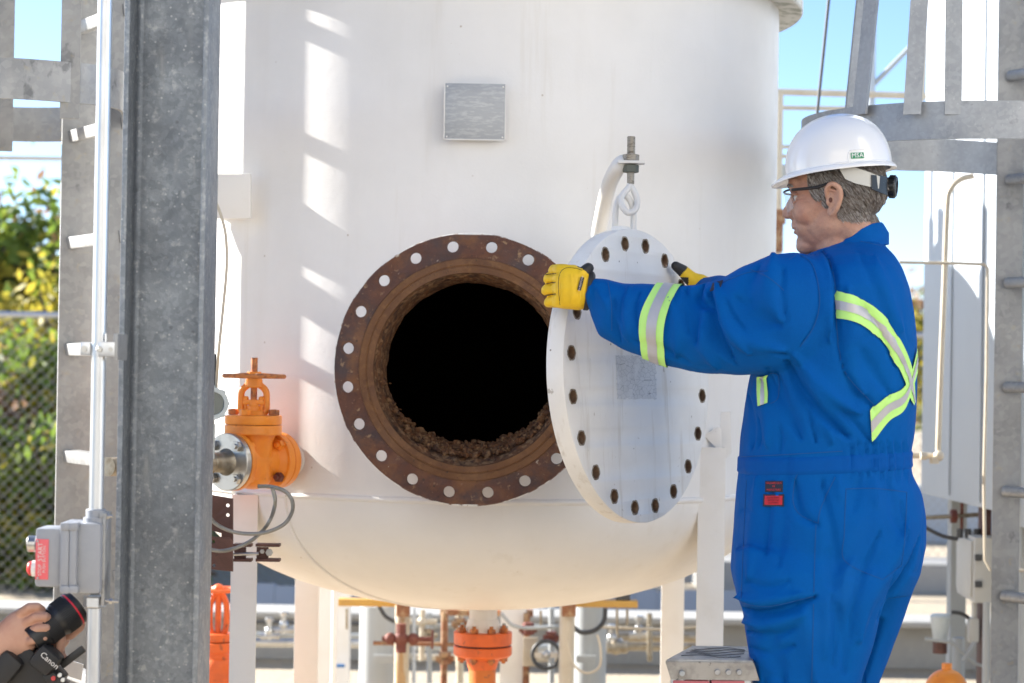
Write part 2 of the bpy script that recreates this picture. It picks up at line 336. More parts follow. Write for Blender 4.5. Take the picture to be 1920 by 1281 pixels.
def eval_mods(bm, mods):
    me = bpy.data.meshes.new('tmp'); bm.to_mesh(me); bm.free()
    o = bpy.data.objects.new('tmp', me); COL.objects.link(o)
    for t, kw in mods:
        md = o.modifiers.new(t, t)
        for k, v in kw.items(): setattr(md, k, v)
    dg = bpy.context.evaluated_depsgraph_get(); dg.update()
    res = bpy.data.meshes.new_from_object(o.evaluated_get(dg), depsgraph=dg)
    bpy.data.objects.remove(o); bpy.data.meshes.remove(me)
    return res
def remesh(bm, vox, smooth=4, fac=.5):
    me = eval_mods(bm, [('REMESH', dict(mode='VOXEL', voxel_size=vox, use_smooth_shade=True))] + ([('SMOOTH', dict(factor=fac, iterations=smooth))] if smooth else []))
    return me
def mesh_np(me):
    co = np.empty(len(me.vertices) * 3); me.vertices.foreach_get('co', co)
    no = np.empty(len(me.vertices) * 3); me.vertices.foreach_get('normal', no)
    return co.reshape(-1, 3), no.reshape(-1, 3)
def set_co(me, co):
    me.vertices.foreach_set('co', co.ravel()); me.update()
def bvh_of(me):
    return BVHTree.FromPolygons([v.co.copy() for v in me.vertices], [list(p.vertices) for p in me.polygons])
def hit(bvh, px, py, off=.002):
    h = bvh.ray_cast(CAMLOC, ray(px, py).normalized())
    if h[0] is None: return None
    n = h[1]
    if n.dot(ray(px, py)) > 0: n = -n
    return h[0] + n * off
def resample(pts, n):
    pts = smooth_path([V((a, b, 0)) for a, b in pts], 8)
    L_ = [0]
    for a, b in zip(pts[:-1], pts[1:]): L_.append(L_[-1] + (b - a).length)
    out = []; k = 0
    for i in range(n):
        t = L_[-1] * i / (n - 1)
        while k < len(L_) - 2 and L_[k + 1] < t: k += 1
        s = (t - L_[k]) / max(L_[k + 1] - L_[k], 1e-9); out.append(pts[k].lerp(pts[k + 1], min(max(s, 0), 1)))
    return out
def surf_strip(bm, bvh, edge_a, edge_b, n=30, m_=5, off=.003, mi=0):
    """cloth strip lying on a surface, between two pixel paths"""
    A = resample(edge_a, n); B_ = resample(edge_b, n); grid = []
    for i in range(n):
        row = []
        for j in range(m_ + 1):
            q = A[i].lerp(B_[i], j / m_); row.append(hit(bvh, q.x, q.y, off))
        grid.append(row)
    vv = [[bm.verts.new(p) if p is not None else None for p in row] for row in grid]
    for i in range(n - 1):
        for j in range(m_):
            q = [vv[i][j], vv[i][j + 1], vv[i + 1][j + 1], vv[i + 1][j]]
            if all(x is not None for x in q):
                if max((q[0].co - q[2].co).length, (q[1].co - q[3].co).length) < .06:
                    f = bm.faces.new(q); f.material_index = mi
    return bm
def surf_line(bm, bvh, path, r=.0012, n=40, off=.0005):
    pts = [hit(bvh, q.x, q.y, off) for q in resample(path, n)]
    run = []
    for p in pts + [None]:
        if p is not None and (not run or (p - run[-1]).length < .05): run.append(p)
        else:
            if len(run) > 2: tube(bm, run, r, n=5)
            run = [p] if p is not None else []
    return bm

# ------------------------------------------------------------------ ground and the far side of the yard
bm = NB()
quad(bm, [(-250, -60, 0), (250, -60, 0), (250, 400, 0), (-250, 400, 0)])
struct('ground', bm, m_ground)
bm = NB(); quad(bm, [(-40, -6.3, .004), (60, -6.3, .004), (60, 2.0, .004), (-40, 2.0, .004)])  # unseen dark strip added near the camera to cut bounce off the ground
struct('unseen_dark_lane', bm, mat('bounce_absorber', (0.06, 0.06, 0.062), .9, layers=[('noise', 40, .4, .7, (0.09, 0.088, 0.085), .7)], bumps=[(120, .5, .004)]))
bm = NB(); box(bm, (.3, 4.9, .1), (6.4, 5.8, .2), bev=.01)
struct('concrete_pad', bm, m_pad)
# unseen pale block added behind the camera to bounce light at the vessels
bld = thing('building', 'pale rendered building standing behind the viewpoint, facing the vessels', 'building', (2, -8, 0))
m_render = mat('pale_render', (0.72, 0.69, 0.63), .8, layers=[('noise', 1.2, .4, .7, (0.64, 0.61, 0.55), .7)])
bm = NB(); box(bm, (11, -9.5, 4.0), (34, 6, 8.0), bev=.03); obj('wall', bm, m_render, bld)
bm = NB(); box(bm, (11, -9.5, 8.1), (34.6, 6.6, .2)); obj('roof', bm, m_concrete, bld)
for k in range(5):
    bm = NB(); box(bm, (-3 + 6 * k, -6.49, 2.1), (1.6, .06, 1.2)); wf = obj('window', bm, m_greyleg, bld)
    bm = NB(); box(bm, (-3 + 6 * k, -6.46, 2.1), (1.45, .02, 1.05)); obj('pane', bm, m_glass, wf)
# low containment wall
bm = NB(); box(bm, (0, 10.95, .115), (26, .2, .23), bev=.01); box(bm, (0, 10.9, .24), (26, .34, .03), bev=.006)
o = obj('containment_wall', bm, m_concrete); tag(o, 'low grey concrete containment wall running behind the pipework', 'wall')

# chain link fence
FZ = 1.79
def fence(name, x0, y0, x1, y1, label, nposts):
    L_ = math.hypot(x1 - x0, y1 - y0); t = thing(name, label, 'fence', (x0, y0, 0))
    d = V(((x1 - x0) / L_, (y1 - y0) / L_, 0))
    pt = lambda s, z: V((x0, y0, 0)) + d * s + V((0, 0, z))
    bm = NB(); pit = .072; n = int(L_ / pit)
    nrm = V((-d.y, d.x, 0)) * .003
    for k in range(-int(FZ / pit), n):
        for sg in (1, -1):
            s0, z0, s1, z1 = (k * pit, .03, k * pit + FZ - .05, FZ - .02) if sg == 1 else (k * pit + FZ - .05, .03, k * pit, FZ - .02)
            if min(s0, s1) < 0 or max(s0, s1) > L_: continue
            cyl(bm, pt(s0, z0) + nrm * sg, pt(s1, z1) + nrm * sg, .0022, n=3)
    obj('chain_link', bm, m_wire, t)['kind'] = 'stuff'
    bm = NB(); cyl(bm, pt(0, FZ), pt(L_, FZ), .021, n=10); obj('top_rail', bm, m_conduit, t)
    for i in range(nposts + 1):
        bm = NB(); cyl(bm, pt(L_ * i / nposts, 0), pt(L_ * i / nposts, FZ + .06), .03, n=10); obj('post', bm, m_conduit, t)
    return t
fence('chain_link_fence', -8.2, 12.6, -1.2, 13.8, 'chain link fence with pale top rail in front of the green bushes at the left', 2)
fence('chain_link_fence', -1.1, 15.6, 7.2, 15.8, 'chain link fence seen beneath the vessel and behind the grey cabinet', 3)
# blue-grey slope whose colour stands in for shaded ground behind the wall
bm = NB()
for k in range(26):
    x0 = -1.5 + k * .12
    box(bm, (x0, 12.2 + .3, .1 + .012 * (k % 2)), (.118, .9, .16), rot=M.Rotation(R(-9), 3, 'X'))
bm_w = NB(); box(bm_w, (4.2, 19.2, .25), (4.4, .3, .5)); ow = obj('low_wall', bm_w, m_tank, origin=(4.2, 19.2, 0)); tag(ow, 'low pale wall beyond the far fence at the right', 'wall')
o = obj('ground_shade_strips', bm, m_groundshade, origin=(0, 12.2, 0)); tag(o, 'blue grey slanted strips coloured as the shaded ground seen under the vessel', 'ground_shade')

# trees and bushes
def leaves(cx, cy, cz, rx, ry, rz, n, size, rnd, clumps=26):
    """a crown: thousands of leaf faces gathered in clumps, with gaps"""
    co = []; fa = []; mi = []
    cl = []
    for _ in range(clumps):
        while True:
            p = V((rnd.uniform(-1, 1), rnd.uniform(-1, 1), rnd.uniform(-1, 1)))
            if p.length < 1: break
        p *= .55 + .45 * rnd.random(); cl.append((p, rnd.uniform(.16, .34), rnd.choices((0, 1, 2, 3), (3, 5, 1.5, 3.2))[0]))
    for i in range(n):
        p, r_, mt_ = rnd.choice(cl)
        q = V((rnd.gauss(0, 1), rnd.gauss(0, 1), rnd.gauss(0, 1))) * r_ * .55 + p
        c = V((cx + q.x * rx, cy + q.y * ry, max(.05, cz + q.z * rz)))
        a = V((rnd.gauss(0, 1), rnd.gauss(0, 1), rnd.gauss(0, 1))).normalized(); b = a.orthogonal().normalized()
        s = size * rnd.uniform(.6, 1.4); k = len(co)
        co += [c - a * s, c + b * s * .5, c + a * s, c - b * s * .5]; fa.append((k, k + 1, k + 2, k + 3))
        mi.append(mt_ if rnd.random() < .75 else rnd.choice((0, 1, 2)))
    me = bpy.data.meshes.new('crown'); me.from_pydata(co, [], fa); 
    me.polygons.foreach_set('material_index', mi); me.update(); return me
def tree(name, label, cat, x, y, h, rx, rz, n, size, seed, cz=None, group=None):
    rnd = random.Random(seed); t = thing(name, label, cat, (x, y, 0), group)
    cz = h - rz if cz is None else cz
    obj('crown', leaves(x, y, cz, rx, rx * .8, rz, n, size, rnd), m_leaf, t)
    bm = NB(); tube(bm, [(x, y, 0), (x + .05, y, cz * .5), (x - .05, y, cz + rz * .4)], .1, n=8, sm=4, rfun=lambda s: .11 * (1 - .75 * s))
    for k in range(6):
        a = rnd.uniform(0, 2 * PI); z0 = cz * rnd.uniform(.4, .9)
        tube(bm, [(x, y, z0), (x + math.cos(a) * rx * .35, y + math.sin(a) * rx * .35, z0 + rz * .4), (x + math.cos(a) * rx * .6, y + math.sin(a) * rx * .6, z0 + rz * .9)], .03, n=6, sm=3, rfun=lambda s: .035 * (1 - .8 * s))
    obj('trunk', bm, m_bark, t); return t
tree('bushy_tree', 'tall yellow green bushy tree rising above the fence at the left edge', 'tree', -4.1, 16.6, 3.35, 1.1, 1.35, 9000, .055, 1)
tree('bushy_tree', 'dense green bush right behind the fence beside the ladder rail', 'tree', -3.0, 15.2, 2.45, .95, 1.1, 9000, .05, 2)
tree('shrub', 'low shrub with yellow leaves behind the lower fence at the left', 'shrub', -3.9, 14.6, 1.3, .9, .75, 6500, .05, 3)
tree('shrub', 'brownish low shrub behind the fence near the ladder foot', 'shrub', -2.8, 14.3, 1.15, .8, .7, 6000, .045, 4)
tree('bushy_tree', 'far dark green tree crown between the worker and the pale tank', 'tree', 7.0, 36, 3.3, 1.6, 1.5, 5000, .09, 5)
bm = NB(); rr_ = random.Random(9)
me = leaves(-3.5, 17.2, .9, 3.4, 1.0, 1.5, 16000, .07, rr_, clumps=70)
o = obj('hedge', me, m_leaf); tag(o, 'mass of brown and green undergrowth behind the left fence', 'hedge', kind='stuff')

# ------------------------------------------------------------------ main vessel
DV = 6.5; VX = P(908, 690, DV).x; VR = .877
AX = V((VX, DV, 0)); ZS = P(905, 940, DV - VR).z; ZB = 0.775; ZR = P(1495, 36, DV).z
vessel = thing('pressure_vessel', 'big white pressure vessel with an open rusty manway and a domed bottom', 'vessel', (VX, DV, .2))
FC = P(881.5, 693, 5.45)                     # centre of the manway flange face
MWN = V((0.0, -1, 0)) ; MWN = (V((FC.x, FC.y, 0)) - AX).normalized()
def vprof(r, hd, ztop):
    pr = []
    for i in range(22):
        a = PI / 2 * i / 21
        pr.append((r * math.sin(a) + 1e-4, ZS - hd * math.cos(a)))
    for i in range(1, 15): pr.append((r, ZS + (2.95 - ZS) * i / 14))
    for i in range(1, 12):
        a = PI / 2 * i / 11
        pr.append((r * math.cos(a) + 1e-4, 2.95 + ztop * math.sin(a)))
    return pr
bm = NB()
lathe(bm, AX, (0, 0, 1), vprof(VR, ZS - ZB, .42), n=120, mi=0)
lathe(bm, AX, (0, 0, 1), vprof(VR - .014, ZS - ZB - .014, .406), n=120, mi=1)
# cut the manway opening
NI = .247
cutter = NB(); zc = FC.z
cyl(cutter, (FC.x - MWN.x * 1.0, FC.y - MWN.y * 1.0, zc), (FC.x + MWN.x * .4, FC.y + MWN.y * .4, zc), NI + .004, n=64)
bmesh.ops.recalc_face_normals(cutter, faces=cutter.faces)
cm = bpy.data.meshes.new('cut'); cutter.to_mesh(cm); cutter.free(); co_ = bpy.data.objects.new('cut', cm); COL.objects.link(co_)
bm.faces.ensure_lookup_table()
bmesh.ops.recalc_face_normals(bm, faces=[f for f in bm.faces if f.material_index == 0])
fi = [f for f in bm.faces if f.material_index == 1]; bmesh.ops.recalc_face_normals(bm, faces=fi); bmesh.ops.reverse_faces(bm, faces=fi)
me = bpy.data.meshes.new('shell'); bm.to_mesh(me); bm.free(); me.materials.append(m_vessel); me.materials.append(m_inside)
tmp = bpy.data.objects.new('tmp', me); COL.objects.link(tmp); md = tmp.modifiers.new('b', 'BOOLEAN'); md.object = co_; md.operation = 'DIFFERENCE'; md.solver = 'EXACT'
dg = bpy.context.evaluated_depsgraph_get(); dg.update(); me2 = bpy.data.meshes.new_from_object(tmp.evaluated_get(dg), depsgraph=dg)
bpy.data.objects.remove(tmp); bpy.data.objects.remove(co_)
for p in me2.polygons:
    p.use_smooth = True
_mi = [p.material_index for p in me2.polygons]
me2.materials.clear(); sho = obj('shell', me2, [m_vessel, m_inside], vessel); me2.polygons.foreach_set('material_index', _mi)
# weld beads: the circumferential seam and a meridian of the head
def vpt(th, z, off=0):
    r_ = VR if z >= ZS else VR * math.sqrt(max(0, 1 - ((ZS - z) / (ZS - ZB)) ** 2))
    return AX + V((math.sin(th) * (r_ + off), -math.cos(th) * (r_ + off), z))
bm = NB(); pts = [vpt(2 * PI * i / 160, ZS - .002) + V((0, 0, .0025 * noise.noise(V((i * .9, 0, 0))))) for i in range(161)]
tube(bm, pts, .006, n=8, caps=False, rfun=lambda s: .0080 + .003 * noise.noise(V((s * 160, 3, 0)))); obj('weld_seam', bm, m_vessel, vessel)
bm = NB(); th0 = math.asin(-.60)
tube(bm, [vpt(th0, ZS - (ZS - ZB) * math.sin(PI / 2 * i / 30)) for i in range(29)], .0045, n=6); obj('weld_seam', bm, m_vessel, vessel)
# stiffening ring at the top
bm = NB(); lathe(bm, AX, (0, 0, 1), [(VR - .004, ZR), (.944, ZR - .004), (.948, ZR), (.948, ZR + .028), (.944, ZR + .032), (VR - .004, ZR + .04)], n=120, caps=False)
obj('top_ring', bm, mat('ring_paint', (0.66, 0.64, 0.58), .5, layers=[('noise', 20, .52, .66, (0.12, 0.14, 0.06), .8)]), vessel)
for k, (a, z0, z1, r_) in enumerate(((.4, 3.3, 3.75, .06), (-1.0, 3.2, 3.6, .09))):
    bm = NB(); c = AX + V((math.sin(a) * .4, -math.cos(a) * .4, 0)); cyl(bm, c + V((0, 0, z0 - .2)), c + V((0, 0, z1)), r_); cyl(bm, c + V((0, 0, z1)), c + V((0, 0, z1 + .05)), r_ * 1.9); obj('top_nozzle', bm, m_white, vessel)

# ---- manway: neck, flange, raised face, crust
rt = V((-MWN.y, MWN.x, 0)).normalized()
if rt.x < 0: rt = -rt
FM = mtx(FC, rt, (0, 0, 1))
if FM.col[2].to_3d().dot(MWN) < 0: print('flip?')
FO = .3495; BC = .3175; HR = .0148
roll0 = PI / 20
outl = [ccirc(0, 0, FO, 96), ccirc(0, 0, NI, 72)] + [ccirc(BC * math.cos(roll0 + 2 * PI * k / 20), BC * math.sin(roll0 + 2 * PI * k / 20), HR, 20) for k in range(20)]
bm = plate2d(outl, .036, FM, bev=.0022)
fl = obj('manway_flange', bm, [m_rust, m_rustwhite], vessel)
for p in fl.data.polygons:
    c = FM.inverted() @ (p.center + rootloc(vessel))
    rr = math.hypot(c.x, c.y)
    if rr > FO - .0045: p.material_index = 1
# raised face, gently ragged
bm = NB(); rs = []
for rad, h in ((.2850, 0.0003), (.2835, .0045), (.268, .0052), (.2655, .0030), (.262, .0052), (.2475, .0050), (.2462, .0)):
    rs.append([FM @ V((rad * math.cos(a), rad * math.sin(a), h)) for a in [2 * PI * i / 120 for i in range(120)]])
rings(bm, rs, caps=False); obj('raised_face', bm, m_rustface, fl)
# outside of the neck
bm = NB(); rs = []
for d in (.03, .10, .16, .24, .34):
    rs.append([FM @ V(((NI + .014) * math.cos(a), (NI + .014) * math.sin(a), -d)) for a in [2 * PI * i / 72 for i in range(72)]])
rings(bm, rs, caps=False); obj('manway_neck', bm, m_vessel, vessel)
# crusted bore
bm = NB(); rs = []; NA = 300; ND = 60
for j in range(ND + 1):
    d = .21 * j / ND; row = []
    for i in range(NA):
        a = 2 * PI * i / NA; c_, s_ = math.cos(a), math.sin(a)
        base = min(1, d / .03)
        n1 = noise.fractal(V((c_ * 9, s_ * 9, d * 40)), 1, 2, 5)
        n2 = noise.noise(V((c_ * 3 + 5, s_ * 3, d * 9)))
        bot = max(0, -s_) ** 3
        thick = base * (.007 + .004 * n2 + .0028 * n1 + bot * (.016 * min(1, d / .1) + .008 * n1)) + .010 * min(1, max(0, (d - .05) / .12))
        r_ = NI - .0008 - max(thick, -.0)
        row.append(FM @ V((r_ * c_, r_ * s_, -d + .003)))
    rs.append(row)
rings(bm, rs, caps=False); obj('crusted_bore', bm, m_crust, vessel, sharp=60)
# loose scale heaped in the bottom of the bore
bm = NB(); rr_ = random.Random(4)
for k in range(1300):
    a = -PI / 2 + rr_.gauss(0, .56) + .16; d = rr_.uniform(.04, .21)
    h = rr_.random() ** 1.5 * (.020 + .012 * noise.noise(V((a * 5, 2, 1)))) * max(0, 1 - abs(a + PI / 2 - .1) / 1.5) * min(1, d / .09)
    r_ = NI - .012 - h - .012 * min(1, max(0, (d - .05) / .12)) - (.012 * max(0, -math.sin(a)) ** 3)
    s = rr_.choice((.003, .004, .006, .011)) * rr_.uniform(.7, 1.2)
    q = bmesh.ops.create_icosphere(bm, subdivisions=1, radius=s, matrix=M.Translation(FM @ V((r_ * math.cos(a), r_ * math.sin(a), -d))) @ M.Rotation(rr_.uniform(0, 6), 4, V((rr_.random(), rr_.random(), rr_.random() + .1))) @ M.Diagonal((1, 1, .5, 1)))
obj('rust_scale', bm, m_crust, vessel, sharp=20)['kind'] = 'stuff'

# ---- nameplate on its bracket
pc = P(890.5, 210, DV - VR - .022); pr_ = V((1, 0, 0))
PMx = mtx(pc, V((1, -.01, 0)), (0, 0, 1)); pw, ph_ = 116 / PXm(pc.y), 106 / PXm(pc.y)
bm = NB(); box(bm, pc + V((0, .016, 0)), (pw - .03, .03, ph_ - .03), bev=.002)
br = obj('nameplate_bracket', bm, m_vessel, vessel)
bm = NB(); box(bm, pc, (pw, .004, ph_), bev=.001)
npl = obj('nameplate', bm, m_plate, vessel)
bm = NB()
for sx in (-1, 1):
    for sz in (-1, 1): sphere(bm, pc + V((sx * (pw / 2 - .008), -.003, sz * (ph_ / 2 - .008))), (.0025, .0015, .0025), n=8)
for sx in (-1, 1): box(bm, pc + V((sx * (pw / 2 - .001), -.0022, 0)), (.003, .002, ph_))
box(bm, pc + V((0, -.0022, -ph_ / 2 + .001)), (pw, .002, .003))
obj('rivets', bm, m_white, npl)
bm = NB(); rr_ = random.Random(2)
for r_ in range(8):
    x = -pw / 2 + .018
    zz = ph_ / 2 - .02 - r_ * .0145
    while x < pw / 2 - .02:
        l_ = rr_.uniform(.006, .02); box(bm, pc + V((x + l_ / 2, -.0022, zz)), (l_, .0006, .0028)); x += l_ + rr_.uniform(.003, .012)
obj('embossed_lines', bm, m_plate, npl)

# ---- legs (angle sections welded to the shell)
def leg(px, D, ztop, wd, mt_, lx):
    p = P(px, 1150, D); bm = NB(); zc = (ztop + .2) / 2; h = ztop - .2
    box(bm, (p.x, D, zc), (wd, .008, h), bev=.002)
    box(bm, (p.x + lx * (wd / 2 - .004), D + .045, zc), (.008, .082, h), bev=.002)
    box(bm, (p.x, D + .03, .207), (wd + .08, .14, .014), bev=.002)
    return obj('leg', bm, mt_, vessel)
leg(456, 5.87, 1.14, .072, m_white, -1)
l2 = leg(1331, 5.87, 1.29, .075, m_white, 1)
leg(575, 7.13, 1.0, .080, m_white, -1); leg(1261, 7.13, 1.0, .076, m_white, 1)
# pads and gussets at the leg tops
def pxpoly(name, pts, D, thick, mt_, parent, dy=0, bev=.0015):
    """a flat steel piece standing at depth D"""
    q = [P(x, y, D) for x, y in pts]; c = sum(q, V()) / len(q)
    bm = plate2d([[(a.x - c.x, a.z - c.z) for a in q]], thick, M.Translation(c) @ M.Rotation(PI / 2, 4, 'X'), bev=bev)
    return obj(name, bm, mt_, parent)
pxpoly('leg_gusset', [(1322, 772), (1370, 772), (1372, 850), (1358, 865), (1322, 815)], 5.93, .012, m_white, vessel)
pxpoly('leg_gusset', [(1345, 800), (1352, 805), (1353, 850), (1320, 818)], 5.88, .01, m_white, vessel)
pxpoly('leg_pad', [(1268, 880), (1306, 880), (1306, 978), (1268, 972)], 5.93, .02, m_white, vessel)
pxpoly('leg_pad', [(478, 915), (516, 915), (517, 966), (512, 970), (480, 969)], 5.90, .02, m_white, vessel)
pxpoly('side_clip', [(398, 326), (470, 326), (470, 410), (398, 410)], 5.84, .02, m_white, vessel)
bm = NB(); cc = P(434, 368, 5.9); box(bm, cc + V((0, .1, 0)), (.09, .16, .11), bev=.003); obj('side_clip', bm, m_white, vessel)

# ---- bottom outlet with orange flange pair
oc = P(906, 1160, DV); zf = P(906, 1192, DV).z
bm = NB(); cyl(bm, (oc.x, DV, zf + .0), (oc.x, DV, ZB + .03), .0425, n=32)
obj('bottom_nozzle', bm, m_vessel, vessel)
bm = NB(); lathe(bm, (oc.x, DV, 0), (0, 0, 1), [(.056, zf + .013), (.046, zf + .05)], n=28); obj('nozzle_hub', bm, m_vessel, vessel)
m_outlet = mat('weathered_orange', (0.58, 0.155, 0.018), .5, layers=[('noise', 14, .5, .7, (0.46, 0.11, 0.02), .7), ('noise', 40, .62, .7, (0.25, 0.09, 0.04), .8)], bumps=[(60, .3, .003)])
outlet = thing('orange_outlet_pipe', 'orange pipe with rusty bolted flanges hanging below the vessel bottom', 'pipe', (oc.x, DV, .2))
bm = NB(); cyl(bm, (oc.x, DV, zf - .025), (oc.x, DV, zf + .013), .0885, n=40, bev=.002); obj('upper_flange', bm, m_orangerust if False else m_orange2, outlet)
bm = NB(); cyl(bm, (oc.x, DV, zf - .029), (oc.x, DV, zf - .0255), .080, n=36); obj('gasket', bm, m_black, outlet)
bm = NB(); lathe(bm, (oc.x, DV, 0), (0, 0, 1), [(.0865, zf - .030), (.089, zf - .032), (.089, zf - .055), (.082, zf - .062), (.052, zf - .07), (.043, zf - .10)], n=40); obj('lower_flange', bm, m_orange2, outlet)
bm = NB(); cyl(bm, (oc.x, DV, .2), (oc.x, DV, zf - .095), .041, n=32); obj('pipe', bm, m_outlet, outlet)
for k in range(8):
    a = 2 * PI * (k + .5) / 8; c = V((oc.x + .069 * math.cos(a), DV + .069 * math.sin(a), 0))
    bm = NB(); cyl(bm, c + V((0, 0, zf - .07)), c + V((0, 0, zf + .03)), .006, n=10); hexnut(bm, c + V((0, 0, zf + .013)), (0, 0, 1), .0125, .014, bolt=.008); hexnut(bm, c + V((0, 0, zf - .060)), (0, 0, -1), .0125, .014, bolt=.006); obj('bolt', bm, m_greyleg if math.sin(a) > .3 else m_orangerust, outlet)

# ------------------------------------------------------------------ davit and blind cover
CL_ = V((P(1054, 706, 4.81).x, 4.81, 0)); CRr = V((P(1330, 706, 5.41).x, 5.41, 0))
cen = (CL_ + CRr) / 2; u = (CRr - CL_).normalized(); cz = P(1189, 704, cen.y).z
CC = V((cen.x, cen.y, cz)); CM = mtx(CC, u, (-.050, .033, 1)); CN = CM.col[2].to_3d()
if CN.y > 0: print('cover normal wrong', CN)
cover = thing('blind_flange_cover', 'round white blind flange cover swung open and held by the worker', 'cover', (CC.x, CC.y, CC.z - FO))
TH = .046
CRO = .352
holes = [ccirc(BC * math.cos(2 * PI * (k + .5) / 20), BC * math.sin(2 * PI * (k + .5) / 20), .0150, 20) for k in range(20)]
bm = plate2d([ccirc(0, 0, CRO, 110)] + holes, TH, CM, bev=.0022)
obj('disc', bm, m_cover, cover)
m_nutmark = mat('nut_mark', (0.26, 0.21, 0.15), .8, layers=[('noise', 90, .45, .6, (0.44, 0.39, 0.31), .7), ('noise', 200, .5, .6, (0.09, 0.065, 0.04), .8)], bump=(150, .5, .002))
m_bolthole = mat('hole_rust', (0.17, 0.10, 0.06), .85, layers=[('noise', 60, .5, .7, (0.28, 0.19, 0.12), .8)], bump=(150, .6, .003))
for k in range(20):
    a = 2 * PI * (k + .5) / 20; c2 = (BC * math.cos(a), BC * math.sin(a))
    # the last rough bits of the nut footprint: bare hexagon round each hole
    hx = [(c2[0] + (.0182 + .0016 * noise.noise(V((k * 3.1, i * .7, 0))) + .0008 * math.cos(i * PI / 2)) * math.cos(PI / 12 * i), c2[1] + (.0182 + .0016 * noise.noise(V((k * 3.1, i * .7, 0))) + .0008 * math.cos(i * PI / 2)) * math.sin(PI / 12 * i)) for i in range(24)]
    bm = plate2d([hx, ccirc(c2[0], c2[1], .0150, 20)], .0012, CM @ M.Translation((0, 0, .0010)))
    nm = obj('nut_mark', bm, m_nutmark, cover)
    bm = NB(); rings(bm, [[CM @ V((c2[0] + r_ * math.cos(t), c2[1] + r_ * math.sin(t), z)) for t in [2 * PI * i / 18 for i in range(18)]] for r_, z in ((.0147, .0002), (.0143, -.015), (.0146, -TH + .001))], caps=False)
    quad(bm, [CM @ V((c2[0] + x * .0145, c2[1] + y * .0145, -TH + .006)) for x, y in ((-.7, -.7), (.7, -.7), (.7, .7), (-.7, .7))])
    obj('bolt_hole', bm, m_bolthole, cover)
# worn identification decal
dc = CM.inverted() @ V((P(1191, 706, CC.y).x, 0, 0)); 
def on_cover(px, py, off=0):
    d = ray(px, py); t = (CC - CAMLOC).dot(CN) / d.dot(CN); return CAMLOC + d * t + CN * off
q = [on_cover(x, y, .0012) for x, y in ((1155, 668), (1228, 668), (1228, 748), (1157, 748))]
lo = [CM.inverted() @ a for a in q]; x0 = min(a.x for a in lo); x1 = max(a.x for a in lo); y0 = min(a.y for a in lo); y1 = max(a.y for a in lo)
rag = []
for i in range(20): rag.append((x0 + (x1 - x0) * i / 20, y1 + .003 * noise.noise(V((i * .7, 0, 1)))))
for i in range(20): rag.append((x1 + .008 * noise.noise(V((i * .6, 5, 1))), y1 - (y1 - y0) * i / 20))
for i in range(20): rag.append((x1 - (x1 - x0) * i / 20, y0 + .005 * noise.noise(V((i * .7, 9, 1)))))
for i in range(20): rag.append((x0 + .003 * noise.noise(V((i * .7, 13, 1))), y0 + (y1 - y0) * i / 20))
bm = plate2d([rag], .0008, CM @ M.Translation((0, 0, .0010)))
obj('worn_decal', bm, m_decal, cover)
# lifting lug at the top (two cheeks) and eye bolt on the davit
tp = CM @ V((0, CRO, -TH / 2)); lugc = P(1172, 420, tp.y)
def zat(y, D): return P(1180, y, D).z
bm = NB(); cx_, cy_ = tp.x, tp.y
lx = P(1171, 400, cy_).x
sg = [V((lx - .022, cy_, tp.z - .012)), V((lx - .021, cy_, zat(395, cy_))), V((lx - .012, cy_, zat(372, cy_))), V((lx + .004, cy_, zat(368, cy_))), V((lx + .018, cy_, zat(385, cy_))), V((lx + .022, cy_, zat(405, cy_))), V((lx + .022, cy_, tp.z - .012))]
tube(bm, sg, .0075, n=12, sm=6); obj('lifting_ring', bm, m_white, cover)
bm = NB(); box(bm, (lx, cy_, tp.z - .004), (.075, .03, .022), rot=M.Rotation(math.atan2(u.y, u.x), 3, 'Z'), bev=.004); obj('lug_base', bm, m_cover, cover)
davit = thing('davit_arm', 'curved white davit pipe with eye bolt rising behind the cover', 'davit', (P(1120, 700, 5.62).x, 5.62, 1.2))
ex = P(1183, 300, cy_).x
bm = NB(); base_p = [P(1112, 560, 5.50), P(1118, 470, 5.40), P(1130, 400, 5.32), P(1143, 345, 5.22), P(1160, 312, 5.15), P(1172, 303, cy_ + .02)]
tube(bm, base_p, .0185, n=24, sm=6, rfun=lambda s: .0200 - .001 * s); obj('davit_pipe', bm, m_white, davit)
bm = NB(); box(bm, (P(1112, 585, 5.55).x, 5.62, P(1112, 585, 5.55).z), (.07, .26, .08), bev=.004); obj('davit_socket', bm, m_white, davit)
bm = NB(); box(bm, (ex, cy_, zat(305, cy_)), (.066, .045, .007), bev=.001); obj('top_plate', bm, m_white, davit)
m_bolt = mat('weathered_bolt', (0.34, 0.31, 0.26), .5, .4, layers=[('noise', (60, 60, 200), .5, .6, (0.12, 0.09, 0.06), .8)], bump=(200, .5, .002))
bm = NB(); cyl(bm, (ex, cy_, zat(345, cy_)), (ex, cy_, zat(256, cy_)), .0088, n=16)
for k in range(12): z = zat(256 + k * 2.8, cy_) - .002; cyl(bm, (ex, cy_, z), (ex, cy_, z - .0016), .0100, n=16)
obj('threaded_rod', bm, m_bolt, davit)
bm = NB(); hexnut(bm, (ex, cy_, zat(302, cy_)), (0, 0, 1), .020, .016); obj('nut', bm, m_bolt, davit)
bm = NB(); hexnut(bm, (ex, cy_, zat(309, cy_)), (0, 0, -1), .0195, .019); obj('nut', bm, mat('dark_nut', (0.12, 0.13, 0.11), .6, .3, bump=(120, .4, .002)), davit)
